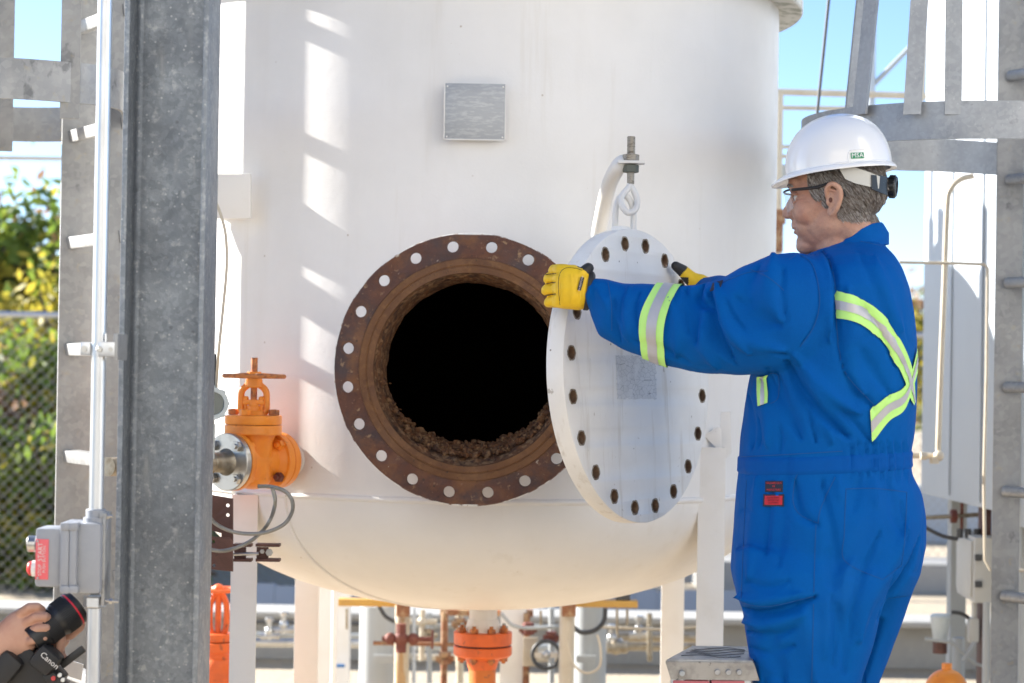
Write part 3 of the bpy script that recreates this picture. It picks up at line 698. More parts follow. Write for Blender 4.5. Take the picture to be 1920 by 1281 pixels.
bm = NB(); ez = [V((ex - .002, cy_, zat(345, cy_))), V((ex - .004, cy_ - .004, zat(352, cy_))), V((ex - .02, cy_ - .012, zat(368, cy_))), V((ex - .022, cy_ - .02, zat(385, cy_))), V((ex - .008, cy_ - .024, zat(400, cy_))), V((ex + .010, cy_ - .018, zat(395, cy_))), V((ex + .016, cy_ - .008, zat(378, cy_))), V((ex + .009, cy_ - .002, zat(360, cy_))), V((ex + .001, cy_, zat(350, cy_)))]
tube(bm, ez, .0075, n=12, sm=6); obj('eye', bm, m_white, davit)

# ------------------------------------------------------------------ left galvanised I-beam column
def column_beam():
    D = 4.2; xl = P(209 + 14, 640, D).x; xr = P(381, 640, D).x; dep = xr - xl; fw = .17
    t = thing('galvanised_column', 'mottled galvanised steel H-column standing close at the left', 'column', ((xl + xr) / 2, D + fw / 2, 0))
    h = 4.6; bm = NB(); tf = .0105
    yc = D + fw / 2
    box(bm, ((xl + xr) / 2, yc + .01, h / 2), (dep - 2 * tf + .002, .009, h)); obj('web', bm, m_galv, t)
    for x in (xl + tf / 2, xr - tf / 2):
        bm = NB(); box(bm, (x, yc, h / 2), (tf, fw, h), bev=.002); obj('flange', bm, m_galv, t)
        bm = NB()
        s = 1 if x < (xl + xr) / 2 else -1
        # rolled fillet between web and flange
        for sy in (-1, 1):
            rows = []
            for z in (0.005, h - .005):
                rows.append([V((x + s * (tf / 2 - .0005), yc + .01 + sy * .0035, z))] + [V((x + s * (tf / 2 + .012 * (1 - math.sin(a))), yc + .01 + sy * (.0045 + .012 * (1 - math.cos(a))), z)) for a in [PI / 2 * i / 6 for i in range(7)]])
            rings(bm, rows, caps=True)
        obj('fillet', bm, m_galv, t)
    bm = NB(); box(bm, ((xl + xr) / 2, yc, .01), (.32, .3, .02)); obj('base_plate', bm, m_galv, t)
    return t
column_beam()

# ------------------------------------------------------------------ caged ladders
def flatbar(bm, path, h, th, up=V((0, 0, 1))):
    """flat bar bent along a horizontal path, standing on edge"""
    rs = []
    for i, p in enumerate(path):
        t = (path[min(i + 1, len(path) - 1)] - path[max(i - 1, 0)]).normalized(); nn = t.cross(up).normalized() * th / 2
        rs.append([p + nn - up * h / 2, p + nn + up * h / 2, p - nn + up * h / 2, p - nn - up * h / 2])
    rings(bm, rs); return bm
def vbar(bm, p, d, w_, th, z0, z1):
    d = V(d).normalized(); rot = M((d, V((0, 0, 1)).cross(d), V((0, 0, 1)))).transposed()
    box(bm, (p[0], p[1], (z0 + z1) / 2), (w_, th, z1 - z0), rot=rot, bev=.001); return bm
# left ladder
Lr1 = P(143, 655, 6.115); Lr2 = V((-1.046, 5.75, 0))
lad = thing('caged_ladder', 'galvanised ladder with safety cage behind the conduit at the left', 'ladder', (Lr1.x, Lr1.y, 0))
perp = V((.93, .37, 0)).normalized()
for p in (Lr1, Lr2):
    bm = NB(); vbar(bm, p, perp, .104, .010, 0.2, 4.6); obj('rail', bm, m_galv2, lad)
rz0 = P(140, 655, 6.2).z
for k in range(-4, 9):
    z = rz0 + .305 * k; bm = NB(); a = V((Lr1.x - .020, Lr1.y - .002, z)); b = V((Lr2.x, Lr2.y - .01, z)); d = (b - a)
    box(bm, (a + b) / 2, (d.length, .030, .034), rot=M.Rotation(math.atan2(d.y, d.x), 3, 'Z') @ M.Rotation(R(8), 3, 'X'), bev=.002); obj('rung', bm, m_galv2, lad)
def hoop(path, z, h, parent, m_=m_galv2):
    bm = NB(); flatbar(bm, [V((p.x, p.y, z)) for p in smooth_path([V((*q, 0)) for q in path], 8)], h, .009); return obj('hoop', bm, m_, parent)
hp = [(-1.05, 5.72), (-1.01, 5.38), (-1.16, 5.24), (-1.32, 5.22), (-1.56, 5.38), (-1.72, 5.75), (-1.66, 6.08), (-1.48, 6.22), (-1.30, 6.21)]
zh = P(60, 232, 6.2).z
for z in (zh, zh + .95): hoop(hp, z, .100, lad)
for (x, y, dx, dy, w_) in ((P(10, 100, 6.12).x - .0, 6.12, .9, .2, .05), (P(135, 60, 5.28).x, 5.27, 1, .15, .048), (-1.70, 5.6, .1, 1, .05)):
    bm = NB(); vbar(bm, (x, y), (dx, dy, 0), w_, .008, zh - .09, 4.5); obj('cage_bar', bm, m_galv2, lad)
# right ladder
Rr1 = P(1890, 640, 6.26); 
rlad = thing('caged_ladder', 'galvanised ladder with curved cage bands at the right edge behind the worker', 'ladder', (Rr1.x, Rr1.y, 0))
bm = NB(); vbar(bm, Rr1, (1, -.1, 0), .078, .012, 0.2, 4.6); obj('rail', bm, m_galv2, rlad)
Rr2 = V((Rr1.x + .22, Rr1.y - .36, 0)); bm = NB(); vbar(bm, Rr2, (1, -.1, 0), .078, .012, 0.2, 4.6); obj('rail', bm, m_galv2, rlad)
for y in (-60, 140, 334, 527, 722, 917, 1113, 1310):
    z = P(1895, y + 4, 6.26).z; bm = NB(); a = V((Rr1.x - .006, Rr1.y - .015, z)); b = V((Rr2.x, Rr2.y, z))
    cyl(bm, a, b, .0165, n=14); obj('rung', bm, m_galv3, rlad)
cz_ = P(1750, 222, 5.3).z
c0 = V((1.22, 5.75)); rr = .44
path = [(Rr2.x, Rr2.y - .02), (1.55, 5.52)] + [(c0.x + rr * math.cos(a), c0.y + rr * math.sin(a)) for a in [R(x) for x in (-75, -95, -115, -135, -155, -175, -195, -215, -235, -255, -272)]] + [(Rr1.x - .03, Rr1.y + .008)]
for z in (cz_, cz_ + 1.2): hoop(path, z, .095, rlad, m_galv3)
def sbar(bm, p0, p1, d, w_, th):
    d = V((*d, 0)).normalized(); nn = V((0, 0, 1)).cross(d)
    rings(bm, [[p + d * a * w_ / 2 + nn * b * th / 2 for a, b in ((-1, -1), (1, -1), (1, 1), (-1, 1))] for p in (p0, p1)]); return bm
for (x0, x1, Dn, dd_, w_) in ((1594, 1616, 5.98, (.9, .4), .034), (1612, 1634, 5.44, (.5, -.8), .05), (1710, 1724, 5.335, (.94, -.2), .044), (1787, 1789, 5.325, (1, -.1), .042)):
    p0 = P(x0, 215, Dn); p1 = P(x1, 0, Dn); p1 = p0 + (p1 - p0) * 2.6
    bm = NB(); sbar(bm, p0, p1, dd_, w_, .008); obj('cage_bar', bm, m_galv3, rlad)

# ------------------------------------------------------------------ conduit with clamp and push button station
DC = 4.06
cond = thing('steel_conduit', 'shiny vertical steel conduit clamped beside the galvanised column', 'conduit', (P(165, 1281, DC).x, DC, 0))
cxm = P(186, 640, DC).x
bm = NB(); cyl(bm, (cxm, DC, P(170, 965, DC).z), (cxm, DC, 4.6), .0138, n=28); obj('pipe', bm, m_conduit, cond)
bm = NB(); cyl(bm, (cxm - .0, DC, .0), (cxm, DC, P(170, 1140, DC).z), .0138, n=28); obj('pipe', bm, m_conduit, cond)
clz = P(190, 655, DC).z
bm = NB(); lathe(bm, (cxm, DC, 0), (0, 0, 1), [(.0165, clz - .012), (.0165, clz + .012)], n=24); box(bm, (cxm + .018, DC - .006, clz), (.032, .03, .028), bev=.002); box(bm, (cxm - .024, DC - .004, clz), (.02, .014, .026), bev=.003)
obj('clamp', bm, m_conduit, cond)
bm = NB(); hexnut(bm, (cxm + .005, DC - .02, clz), (0, -1, 0), .006, .005); cyl(bm, (cxm - .026, DC - .01, clz), (cxm - .026, DC - .016, clz), .006, n=12); hexnut(bm, (cxm + .026, DC - .018, clz), (0, -1, 0), .0045, .004); obj('clamp_bolt', bm, m_steel, cond)
bm = NB(); box(bm, (cxm + .035, DC + .03, clz + .005), (.008, .10, .05), bev=.001); obj('clamp_channel', bm, m_galv2, cond)
# station
st = thing('push_button_station', 'grey cast push button box with red label on the conduit', 'switch box', (P(165, 1140, DC).x, DC, P(165, 1140, DC).z))
def pb(bm, x0, y0, x1, y1, D0, dep, bev=.004, mi=0):
    a = P(x0, y0, D0); b = P(x1, y1, D0); box(bm, ((a.x + b.x) / 2, D0 + dep / 2, (a.z + b.z) / 2), (abs(b.x - a.x), dep, abs(b.z - a.z)), bev=bev, mi=mi); return bm
bm = NB(); pb(bm, 137, 980, 188, 1115, DC - .035, .075, .010); obj('body', bm, m_graybox, st)
bm = NB(); pb(bm, 113, 982, 128, 1112, DC - .046, .092, .004); pb(bm, 130, 982, 142, 1112, DC - .046, .092, .004)
for y in (988, 1106):
    for x in (121, 137):
        pb(bm, x - 9, y - 8, x + 9, y + 8, DC - .05, .1, .005)
obj('joint_flange', bm, m_graybox, st)
bm = NB(); pb(bm, 66, 990, 114, 1102, DC - .038, .078, .008); obj('cover', bm, m_graybox, st)
bm = NB(); c = P(170, 972, DC); cyl(bm, (cxm, DC, c.z - .01), (cxm, DC, c.z + .018), .0195, n=24, bev=.002); cyl(bm, (cxm, DC, c.z - .02), (cxm, DC, c.z + .002), .024, n=24); obj('hub', bm, m_graybox, st)
c = P(170, 1128, DC); bm = NB(); hexnut(bm, (cxm, DC, c.z - .01), (0, 0, 1), .022, .02); obj('hub', bm, m_conduit, st)
bm = NB(); pb(bm, 67, 1011, 90, 1087, DC - .040, .002, .0005); lab = obj('label_plate', bm, m_redlabel, st)
bm = NB(); lm = mtx(P(79, 1049, DC - .0405), (0, 0, 1), (-1, 0, 0)); text(bm, 'START', .012, lm @ M.Translation((.014, .0035, 0))); text(bm, 'PUSH BUTTON', .0075, lm @ M.Translation((0, -.004, 0))); text(bm, 'STOP', .009, lm @ M.Translation((-.02, .004, 0)))
obj('lettering', bm, m_print, lab)
bm = NB()
for y in (1015, 1084): sphere(bm, P(71, y, DC - .041), .0022, n=8)
obj('screws', bm, m_steel, lab)
a = P(66, 1020, DC); bm = NB(); cyl(bm, (a.x + .004, DC, a.z), (a.x - .014, DC, a.z), .0155, n=24, bev=.002); obj('button', bm, m_steel, st)
a = P(66, 1066, DC); bm = NB(); cyl(bm, (a.x + .003, DC, a.z), (a.x - .005, DC, a.z), .0155, n=24); obj('button_collar', bm, m_white, st)
bm = NB(); sphere(bm, (a.x - .008, DC, a.z), (.008, .014, .014), n=18); obj('button', bm, m_red, st)
bm = NB(); a = P(195, 970, DC); box(bm, (a.x + .004, DC + .01, P(195, 1050, DC).z), (.006, .06, .17), bev=.001); pb(bm, 186, 962, 200, 972, DC - .02, .05, .002); obj('mounting_strap', bm, m_galv2, st)
bm = NB(); cyl(bm, P(186, 1125, DC - .01), P(222, 1128, DC - .01), .003, n=8); hexnut(bm, P(205, 1127, DC - .01), (1, 0, 0), .006, .006); cyl(bm, P(190, 968, DC - .01), P(212, 968, DC - .01), .003, n=8); hexnut(bm, P(199, 968, DC - .01), (1, 0, 0), .006, .006); obj('stud', bm, m_steel, st)

# ------------------------------------------------------------------ orange gate valve on the vessel's left side
NP = vpt(math.asin((592 - 908) / 545), P(592, 862, 5.8).z); nrm = (V((NP.x, NP.y, 0)) - AX); nrm.z = 0; nrm.normalize()
zv = NP.z
NQ = NP - nrm * .034
val = thing('orange_gate_valve', 'orange gate valve with handwheel bolted to the left of the vessel', 'valve', (NP.x + nrm.x * .15, NP.y + nrm.y * .15, zv))
bm = NB(); lathe(bm, NP - nrm * .02, nrm, [(.046, .0), (.044, .024), (.034, .030), (.031, .034), (.031, .040)], n=28); obj('side_nozzle', bm, m_white, vessel)
bm = NB(); cyl(bm, NP + nrm * .018, NP + nrm * .050, .0315, n=24); obj('bare_pipe', bm, m_steelw, val)
VA = lambda s, z=0: NQ + nrm * s + V((0, 0, z))
def ocyl(s0, s1, r_, name, mt_, parent=val, n=40, bev=.002):
    bm = NB(); cyl(bm, VA(s0), VA(s1), r_, n=n, bev=bev); return obj(name, bm, mt_, parent)
ocyl(.078, .100, .0745, 'flange', m_orange); ocyl(.1005, .103, .066, 'gasket', m_black); ocyl(.1035, .126, .0760, 'flange', m_orange)
bm = NB(); lathe(bm, NQ, nrm, [(.066, .126), (.050, .138), (.047, .165), (.052, .19), (.047, .215), (.050, .242), (.066, .254)], n=36); 
lathe(bm, VA(.19), (0, 0, 1), [(.046, -.055), (.052, -.03), (.050, .0), (.052, .05), (.060, .070)], n=32); sphere(bm, VA(.19, -.045), (.05, .05, .03), n=24)
obj('body', bm, m_orange, val)
ocyl(.254, .272, .0760, 'flange', m_orange)
gf = ocyl(.2745, .293, .0755, 'steel_flange', m_steel)
side = nrm.cross(V((0, 0, 1))).normalized()
for k in range(4):
    a = PI / 4 + PI / 2 * k; off = side * math.cos(a) * .060 + V((0, 0, math.sin(a) * .060))
    bm = NB(); hexnut(bm, VA(.293) + off, nrm, .0145, .013, bolt=.006); obj('flange_nut', bm, m_steel, val)
    bm = NB(); hexnut(bm, VA(.1265) + off, nrm, .0145, .014, bolt=.008); obj('flange_nut', bm, m_orange if k < 2 else m_darkrust, val)
    bm = NB(); cyl(bm, VA(.253) + off, VA(.24) + off, .012, n=6); obj('flange_nut', bm, m_orange, val)
bm = NB(); lathe(bm, VA(.293), nrm, [(.036, 0), (.028, .012), (.026, .05), (.0275, .052), (.0275, .058), (.025, .06), (.025, .14), (.0275, .142), (.0275, .15), (.024, .152), (.024, .42)], n=28)
obj('steel_pipe', bm, m_steelw, val)
bz = .070
bm = NB(); lathe(bm, VA(.19, bz), (0, 0, 1), [(.074, 0), (.076, .003), (.076, .023), (.074, .026)], n=40); obj('bonnet_flange', bm, m_orange, val)
bm = NB(); lathe(bm, VA(.19, bz + .0275), (0, 0, 1), [(.074, 0), (.0755, .003), (.0755, .021), (.073, .024)], n=40); obj('bonnet_flange', bm, m_orange, val)
for k in range(4):
    a = PI / 4 + PI / 2 * k + .5; c = VA(.19, bz + .052) + V((.058 * math.cos(a), .058 * math.sin(a), 0))
    bm = NB(); hexnut(bm, c, (0, 0, 1), .0145, .015, bolt=0.001); obj('bonnet_bolt', bm, m_orangerust if k % 2 else m_orange, val)
vx = VA(.19); zy = zv + bz + .052
ys = V((1, 0, 0))
bm = NB()
for s in (-1, 1):
    tube(bm, [V((vx.x + s * .022, vx.y, zy)), V((vx.x + s * .033, vx.y, zy + .013)), V((vx.x + s * .034, vx.y, zy + .038)), V((vx.x + s * .031, vx.y, zy + .065)), V((vx.x + s * .012, vx.y, zy + .082))], .009, n=12, sm=5)
cyl(bm, (vx.x, vx.y, zy + .072), (vx.x, vx.y, zy + .098), .024, .022, n=24, bev=.003); cyl(bm, (vx.x, vx.y, zy), (vx.x, vx.y, zy + .012), .036, .028, n=24)
obj('yoke', bm, m_orange, val)
bm = NB(); cyl(bm, (vx.x, vx.y, zy + .01), (vx.x, vx.y, zy + .025), .019, n=20, bev=.002); box(bm, (vx.x, vx.y, zy + .034), (.058, .022, .014), bev=.004); cyl(bm, (vx.x, vx.y, zy + .02), (vx.x, vx.y, zy + .038), .014, n=16); obj('gland', bm, m_orange, val)
for s in (-1, 1):
    bm = NB(); cyl(bm, (vx.x + s * .021, vx.y - .004, zy + .01), (vx.x + s * .021, vx.y - .004, zy + .05), .0048, n=10); hexnut(bm, (vx.x + s * .021, vx.y - .004, zy + .040), (0, 0, 1), .008, .008); obj('gland_bolt', bm, m_orange, val)
bm = NB(); cyl(bm, (vx.x, vx.y, zy + .036), (vx.x, vx.y, zy + .152), .0088, n=16); obj('stem', bm, m_orangerust, val)
bm = NB(); zw = zy + .103
ringp = [V((vx.x + .079 * math.cos(a), vx.y + .079 * math.sin(a), zw)) for a in [2 * PI * i / 48 for i in range(49)]]
tube(bm, ringp, .0062, n=10, caps=False)
for k in range(4):
    a = 2 * PI * k / 4 + .5; cyl(bm, (vx.x + .01 * math.cos(a), vx.y + .01 * math.sin(a), zw + .004), (vx.x + .078 * math.cos(a), vx.y + .078 * math.sin(a), zw), .0055, n=8)
obj('handwheel', bm, m_orangerust, val)
bm = NB(); hexnut(bm, (vx.x, vx.y, zw - .004), (0, 0, 1), .019, .016); obj('wheel_nut', bm, m_orange, val)

# gauge head with black handle, capillary cables, brown brackets
gt = thing('gauge_head', 'pale round gauge housing with dark glass peeking out behind the column', 'gauge', P(392, 790, 5.3))
c = P(398, 757, 5.25); ga = V((.45, -.9, 0)).normalized()
bm = NB(); lathe(bm, c - ga * .05, ga, [(.036, 0), (.040, .01), (.040, .05), (.0395, .058), (.029, .058), (.028, .052)], n=36)
for k in range(8):
    a = 2 * PI * k / 8; fr = frame(ga); box(bm, c + fr @ V((.040 * math.cos(a), .040 * math.sin(a), -.006)), (.008, .008, .02), rot=fr @ M.Rotation(a, 3, 'Z'), bev=.001)
obj('housing', bm, m_housing, gt)
bm = NB(); cyl(bm, c - ga * .001, c + ga * .003, .0285, n=32); obj('glass', bm, m_glass, gt)
bm = NB(); cyl(bm, P(398, 795, 5.3), P(396, 860, 5.3), .008); cyl(bm, P(398, 722, 5.3), P(398, 740, 5.3), .014); obj('stem', bm, m_housing, gt)
bm = NB(); tube(bm, [P(400, 722, 5.3), P(400, 700, 5.3), P(400, 664, 5.3)], .0078, n=14, sm=3); obj('handle', bm, m_black, gt)
bm = NB(); path = [P(404, 378, 5.2), P(413, 400, 5.2), P(423, 440, 5.2), P(425, 500, 5.2), P(418, 580, 5.2), P(410, 660, 5.2), P(405, 730, 5.3), P(399, 800, 5.35), P(393, 860, 5.4)]
tube(bm, path, .0036, n=8, sm=8); o = obj('capillary_cable', bm, m_beige, origin=path[-1]); tag(o, 'thin beige cable hanging down beside the column over the vessel', 'cable')
bm = NB(); path = [P(*q, 5.25) for q in ((385, 960), (394, 930), (430, 960), (480, 1000))]
lp = [(392, 925), (386, 950), (402, 980), (440, 998), (490, 1000), (530, 985), (547, 962), (548, 940), (535, 922), (510, 913), (484, 912)]
lp2 = [(510, 914), (516, 940), (508, 972), (488, 1000), (460, 1020), (420, 1033), (388, 1028), (380, 1015)]
cab = thing('armoured_cable', 'looped grey armoured cable hanging below the orange valve', 'cable', P(470, 1030, 5.3))
rib = lambda s: .0048 + .0007 * math.sin(s * 900)
for l_ in (lp, lp2):
    bm = NB(); tube(bm, [P(x, y, 5.33 + .04 * math.sin(i * .8)) for i, (x, y) in enumerate(l_)], .0046, n=10, sm=40, rfun=rib); obj('loop', bm, m_cable, cab)
# brown brackets
def bracket(name, lab_, pts, holes_, D, th, cat='bracket'):
    q = [P(x, y, D) for x, y in pts]; c = sum(q, V()) / len(q)
    hl = []
    for hx_, hy_, hr in holes_:
        a = P(hx_, hy_, D); hl.append(ccirc(a.x - c.x, a.z - c.z, hr, 14))
    bm = plate2d([[(a.x - c.x, a.z - c.z) for a in q]] + hl, th, M.Translation(c) @ M.Rotation(PI / 2, 4, 'X'), bev=.001)
    return bm
bk = thing('brown_bracket', 'brown steel angle bracket with bolt holes below the steel flange', 'bracket', P(410, 1072, 5.4))
obj('upright_plate', bracket('', '', [(378, 925), (437, 935), (437, 1072), (415, 1070), (415, 1000), (378, 990)], [(427, 948, .0045), (427, 966, .0045)], 5.45, .006), m_brown, bk)
obj('foot_plate', bracket('', '', [(378, 1005), (430, 1008), (436, 1016), (436, 1072), (378, 1066)], [(400, 1016, .004), (401, 1060, .004), (388, 1040, .006)], 5.38, .006), m_brown, bk)
ch = thing('strut_clamp', 'dark brown channel clamp with bolts holding to the left front leg', 'clamp', P(470, 1050, 5.6))
for (x0, x1) in ((437, 471), (479, 524)):
    bm = NB(); pb(bm, x0, 1020, x1, 1026, 5.55, .04, .001); pb(bm, x0, 1048, x1, 1054, 5.55, .04, .001); pb(bm, x0 + 2, 1026, x0 + 24, 1048, 5.56, .006, .001); obj('channel', bm, m_brown, ch)
bm = NB(); cyl(bm, P(425, 1040, 5.545), P(485, 1038, 5.545), .0045, n=8); hexnut(bm, P(430, 1040, 5.545), (-1, 0, 0), .008, .01); hexnut(bm, P(492, 1034, 5.545), (0, -1, 0), .006, .006); hexnut(bm, P(505, 1036, 5.555), (0, -1, 0), .01, .006); obj('bolt', bm, m_steel, ch)

# ------------------------------------------------------------------ background vessels, tanks, pipework
def pipe(name, label, cat, pts, r_, mt_, sm=0, group=None, n=12):
    pp = [P(*q) for q in pts]; bm = NB(); tube(bm, pp, r_, n=n, sm=sm); o = obj(name, bm, mt_, origin=(pp[-1].x, pp[-1].y, max(0, min(p.z for p in pp))))
    return tag(o, label, cat, group)
# unseen vessels added to shade the worker and the tank and to bounce light
def unseen_vessel(name, label, x, y, r_, z0, z1, top=.5):
    t = thing(name, label, 'vessel', (x, y, 0)); bm = NB()
    lathe(bm, (x, y, 0), (0, 0, 1), [(1e-3, z0 - r_ * .5)] + [(r_ * math.sin(PI / 2 * i / 8), z0 - r_ * .5 * math.cos(PI / 2 * i / 8)) for i in range(1, 9)] + [(r_, z1)] + [(r_ * math.cos(PI / 2 * i / 8), z1 + r_ * top * math.sin(PI / 2 * i / 8)) for i in range(1, 8)] + [(1e-3, z1 + r_ * top)], n=64)
    obj('shell', bm, m_white, t)
    for k in range(4):
        a = PI / 4 + k * PI / 2; bm = NB(); box(bm, (x + r_ * .85 * math.cos(a), y + r_ * .85 * math.sin(a), (z0 + .1) / 2), (.1, .1, z0 + .1)); obj('leg', bm, m_white, t)
    return t
unseen_vessel('pressure_vessel', 'slim tall white vessel standing outside the left edge of the picture', -2.75, 6.19, .34, .9, 3.80, top=.12)
unseen_vessel('pressure_vessel', 'wide white vessel standing outside the right edge of the picture', 4.1, 2.0, 1.0, .9, 6.0)
hv = unseen_vessel('pressure_vessel', 'second white vessel hidden behind the big one', -.35, 8.75, .62, 1.35, 2.60, top=.25)
for (dx, dy, h_, r_) in ((-.2, -.35, .62, .035), (.25, .05, .40, .05), (-.1, .35, .9, .022)):
    bm = NB(); c = V((-.35 + dx, 8.75 + dy, 2.6)); cyl(bm, c, c + V((0, 0, h_)), r_, n=14); cyl(bm, c + V((0, 0, h_ * .45)), c + V((0, 0, h_ * .62)), r_ * 1.9, n=14); obj('top_nozzle', bm, m_white, hv)  # nozzles added for their outlines in the shadow on the tank

# pale rectangular tank at the right
tk = thing('rectangular_tank', 'pale flat-sided steel tank behind the right ladder', 'tank', (1.8, 7.6, .9))
a0 = P(1726, 925, 8.3); b0 = P(1866, 961, 7.25); tx = (b0 - a0); tx.z = 0; tl = tx.length; td = tx.normalized(); tn = V((td.y, -td.x, 0))
if tn.x > 0: tn = -tn
zb0 = a0.z; 
bm = NB()
def obox(bm, o_, d1, l1, d2, l2, z0, z1, bev=0):
    c = o_ + d1 * l1 / 2 + d2 * l2 / 2; c.z = (z0 + z1) / 2
    box(bm, c, (l1, l2, z1 - z0), rot=M((d1, d2, V((0, 0, 1)))).transposed(), bev=bev); return bm
obox(bm, V((a0.x, a0.y, 0)), td, tl, -tn, 1.6, zb0, 5.0, bev=.01); obj('body', bm, m_tank, tk)
for k in range(2):
    bm = NB(); obox(bm, V((a0.x, a0.y, 0)) + td * (tl * (.42 + .4 * k)) - tn * -.002, td, .012, tn, .006, zb0 + .02, 4.9); obj('panel_seam', bm, m_tank, tk)
for k in range(4):
    bm = NB(); obox(bm, V((a0.x, a0.y, 0)) + td * (.03 if k % 2 else tl - .09) - tn * (.1 if k < 2 else 1.4), td, .06, -tn, .06, 0.0, zb0 + .01); obj('leg', bm, m_greyleg, tk)
# lighter second panel right of the rail
bm = NB(); a1 = P(1868, 975, 7.6); box(bm, (a1.x + .75, 7.3, (a1.z + 5) / 2), (1.5, .6, 5 - a1.z), bev=.01); 
o = obj('square_duct', bm, m_tank, origin=(a1.x + .7, 7.3, a1.z)); tag(o, 'pale square duct seen through the rungs at the right edge', 'duct')

# pipes in front of the tank
pipe('beige_conduit', 'beige conduit with curved top running down the pale tank to an elbow', 'conduit', [(1825, 330, 7.0), (1800, 337, 7.0), (1782, 356, 7.0), (1776, 390, 7.0), (1770, 550, 7.0), (1764, 700, 7.0), (1759, 850, 7.0)], .0095, m_beige, sm=6)
pipe('beige_conduit', 'short horizontal beige pipe ending at the elbow behind the worker', 'conduit', [(1700, 853, 7.02), (1762, 856, 7.02)], .010, m_beige)
bm = NB(); sphere(bm, P(1760, 855, 6.99), .018, n=12); hexnut(bm, P(1726, 855, 6.99), (1, 0, 0), .014, .02); hexnut(bm, P(1752, 858, 6.99), (0, 0, -1), .016, .02); o = obj('pipe_elbow', bm, m_beige, origin=P(1760, 855, 6.99)); tag(o, 'beige elbow fitting low in front of the pale tank', 'fitting')
pipe('thin_tube', 'thin beige tube crossing level then dropping beside the right rail', 'tube', [(1686, 492, 7.0), (1800, 494, 6.98), (1846, 496, 6.96), (1852, 503, 6.96), (1850, 700, 6.96), (1845, 900, 6.96), (1847, 1050, 6.96), (1856, 1068, 6.96), (1920, 1070, 6.96)], .0052, m_beige)
# railing with posts, far behind
rl = thing('pipe_railing', 'cream pipe handrail with post on the far platform right of the vessel', 'railing', P(1460, 470, 9.0))
for pts, r_ in (([(1452, 172, 9), (1860, 184, 9)], .014), ([(1462, 202, 9.2), (1600, 204, 9.2)], .010), ([(1452, 275, 9), (1500, 276, 9)], .008), ([(1452, 293, 9), (1500, 294, 9)], .008)):
    bm = NB(); tube(bm, [P(*q) for q in pts], r_, n=10); obj('rail', bm, m_beige, rl)
bm = NB(); tube(bm, [P(1462, 172, 9), P(1458, 470, 9), P(1455, 760, 9)], .016, n=12); obj('post', bm, m_beige, rl)
bm = NB(); a = P(1459, 420, 9); cyl(bm, a, a + V((0, 0, .06)), .032, n=14); cyl(bm, a - V((0, 0, .12)), a, .022, n=14); obj('post_collar', bm, m_rusty, rl)
bm = NB(); pb(bm, 1451, 308, 1478, 345, 9.1, .1, .002); obj('bracket', bm, m_greyleg, rl)
pipe('platform_post', 'pale upright platform post behind the cage bars', 'post', [(1637, -30, 9.5), (1633, 200, 9.5)], .018, m_tank)
pipe('platform_post', 'beige capped post in front of the pale tank top', 'post', [(1733, 55, 8.9), (1727, 190, 8.9)], .014, m_beige)
pipe('diagonal_brace', 'thin diagonal brace rising right between two platform posts', 'brace', [(1625, 172, 9.5), (1710, 85, 9.5)], .011, m_greyleg)
pipe('guy_wire', 'thin dark wire slanting down behind the white helmet', 'wire', [(1556, -20, 7.2), (1531, 225, 7.2), (1515, 360, 7.2)], .0055, m_darkcable)
pipe('overhead_pipe', 'thin pale pipe crossing above the bushes at the far left', 'pipe', [(-20, 296, 12), (130, 298, 12)], .012, m_beige)

# things below the vessel
def vcol(name, label, cat, x, D, y0, wpx, mt_, n=28, square=False, group=None):
    p = P(x, y0, D); w_ = wpx / PXm(D); bm = NB()
    if square: box(bm, (p.x, D, (p.z) / 2), (w_, w_, p.z), bev=.003)
    else: cyl(bm, (p.x, D, 0), (p.x, D, p.z), w_ / 2, n=n)
    o = obj(name, bm, mt_, origin=(p.x, D, 0)); return tag(o, label, cat, group)
vcol('steel_post', 'wide pale grey round post left of the rusty valve under the vessel', 'post', 710, 8.6, 1135, 70, m_greyleg)
vcol('steel_post', 'wide pale grey round post with a cable loop right of the orange outlet', 'post', 1107, 8.6, 1135, 62, m_greyleg)
vcol('standpipe', 'cream rust-streaked pipe carrying the dark rusty valve', 'pipe', 755, 8.0, 1135, 28, m_cream)
vcol('standpipe', 'thin rusty brown pipe left of the orange outlet', 'pipe', 834, 8.3, 1148, 13, m_rusty)
vcol('standpipe', 'thin rusty brown pipe right of the orange outlet', 'pipe', 988, 8.3, 1150, 13, m_rusty)
vcol('standpipe', 'cream pipe with rusty cap and hanging cable right of the outlet', 'pipe', 1064, 8.0, 1135, 29, m_beige)
vcol('standpipe', 'slim white standpipe beside the left back leg', 'pipe', 628, 7.8, 1100, 11, m_white)
vcol('standpipe', 'slim grey tube rising just right of the orange outlet', 'pipe', 950, 8.5, 1140, 9, m_greyleg)
for x, w_ in ((755, 24), (1067, 26)):
    bm = NB(); pb(bm, x - w_ / 2, 1132, x + w_ / 2, 1157, 7.93, .1, .004); o = obj('rusty_coupling', bm, m_rusty, origin=P(x, 1157, 7.98)); tag(o, 'square rusty coupling on the %s cream standpipe under the vessel' % ('left' if x < 900 else 'right'), 'coupling')
def hbeam(label, x0, x1, y, hpx, D, mt_):
    bm = NB(); pb(bm, x0, y - hpx / 2, x1, y + hpx / 2, D, .06, .003); o = obj('steel_beam', bm, mt_, origin=P((x0 + x1) / 2, y, D)); tag(o, label, 'beam')
    return o
hbeam('yellow beam end under the left side of the vessel bottom', 634, 742, 1131, 15, 8.05, m_yellow)
hbeam('yellow beam end under the right side of the vessel bottom', 1080, 1196, 1133, 15, 8.05, m_yellow)
hbeam('rusty brown crossbar behind the orange outlet', 825, 1000, 1150, 14, 8.4, m_rusty)
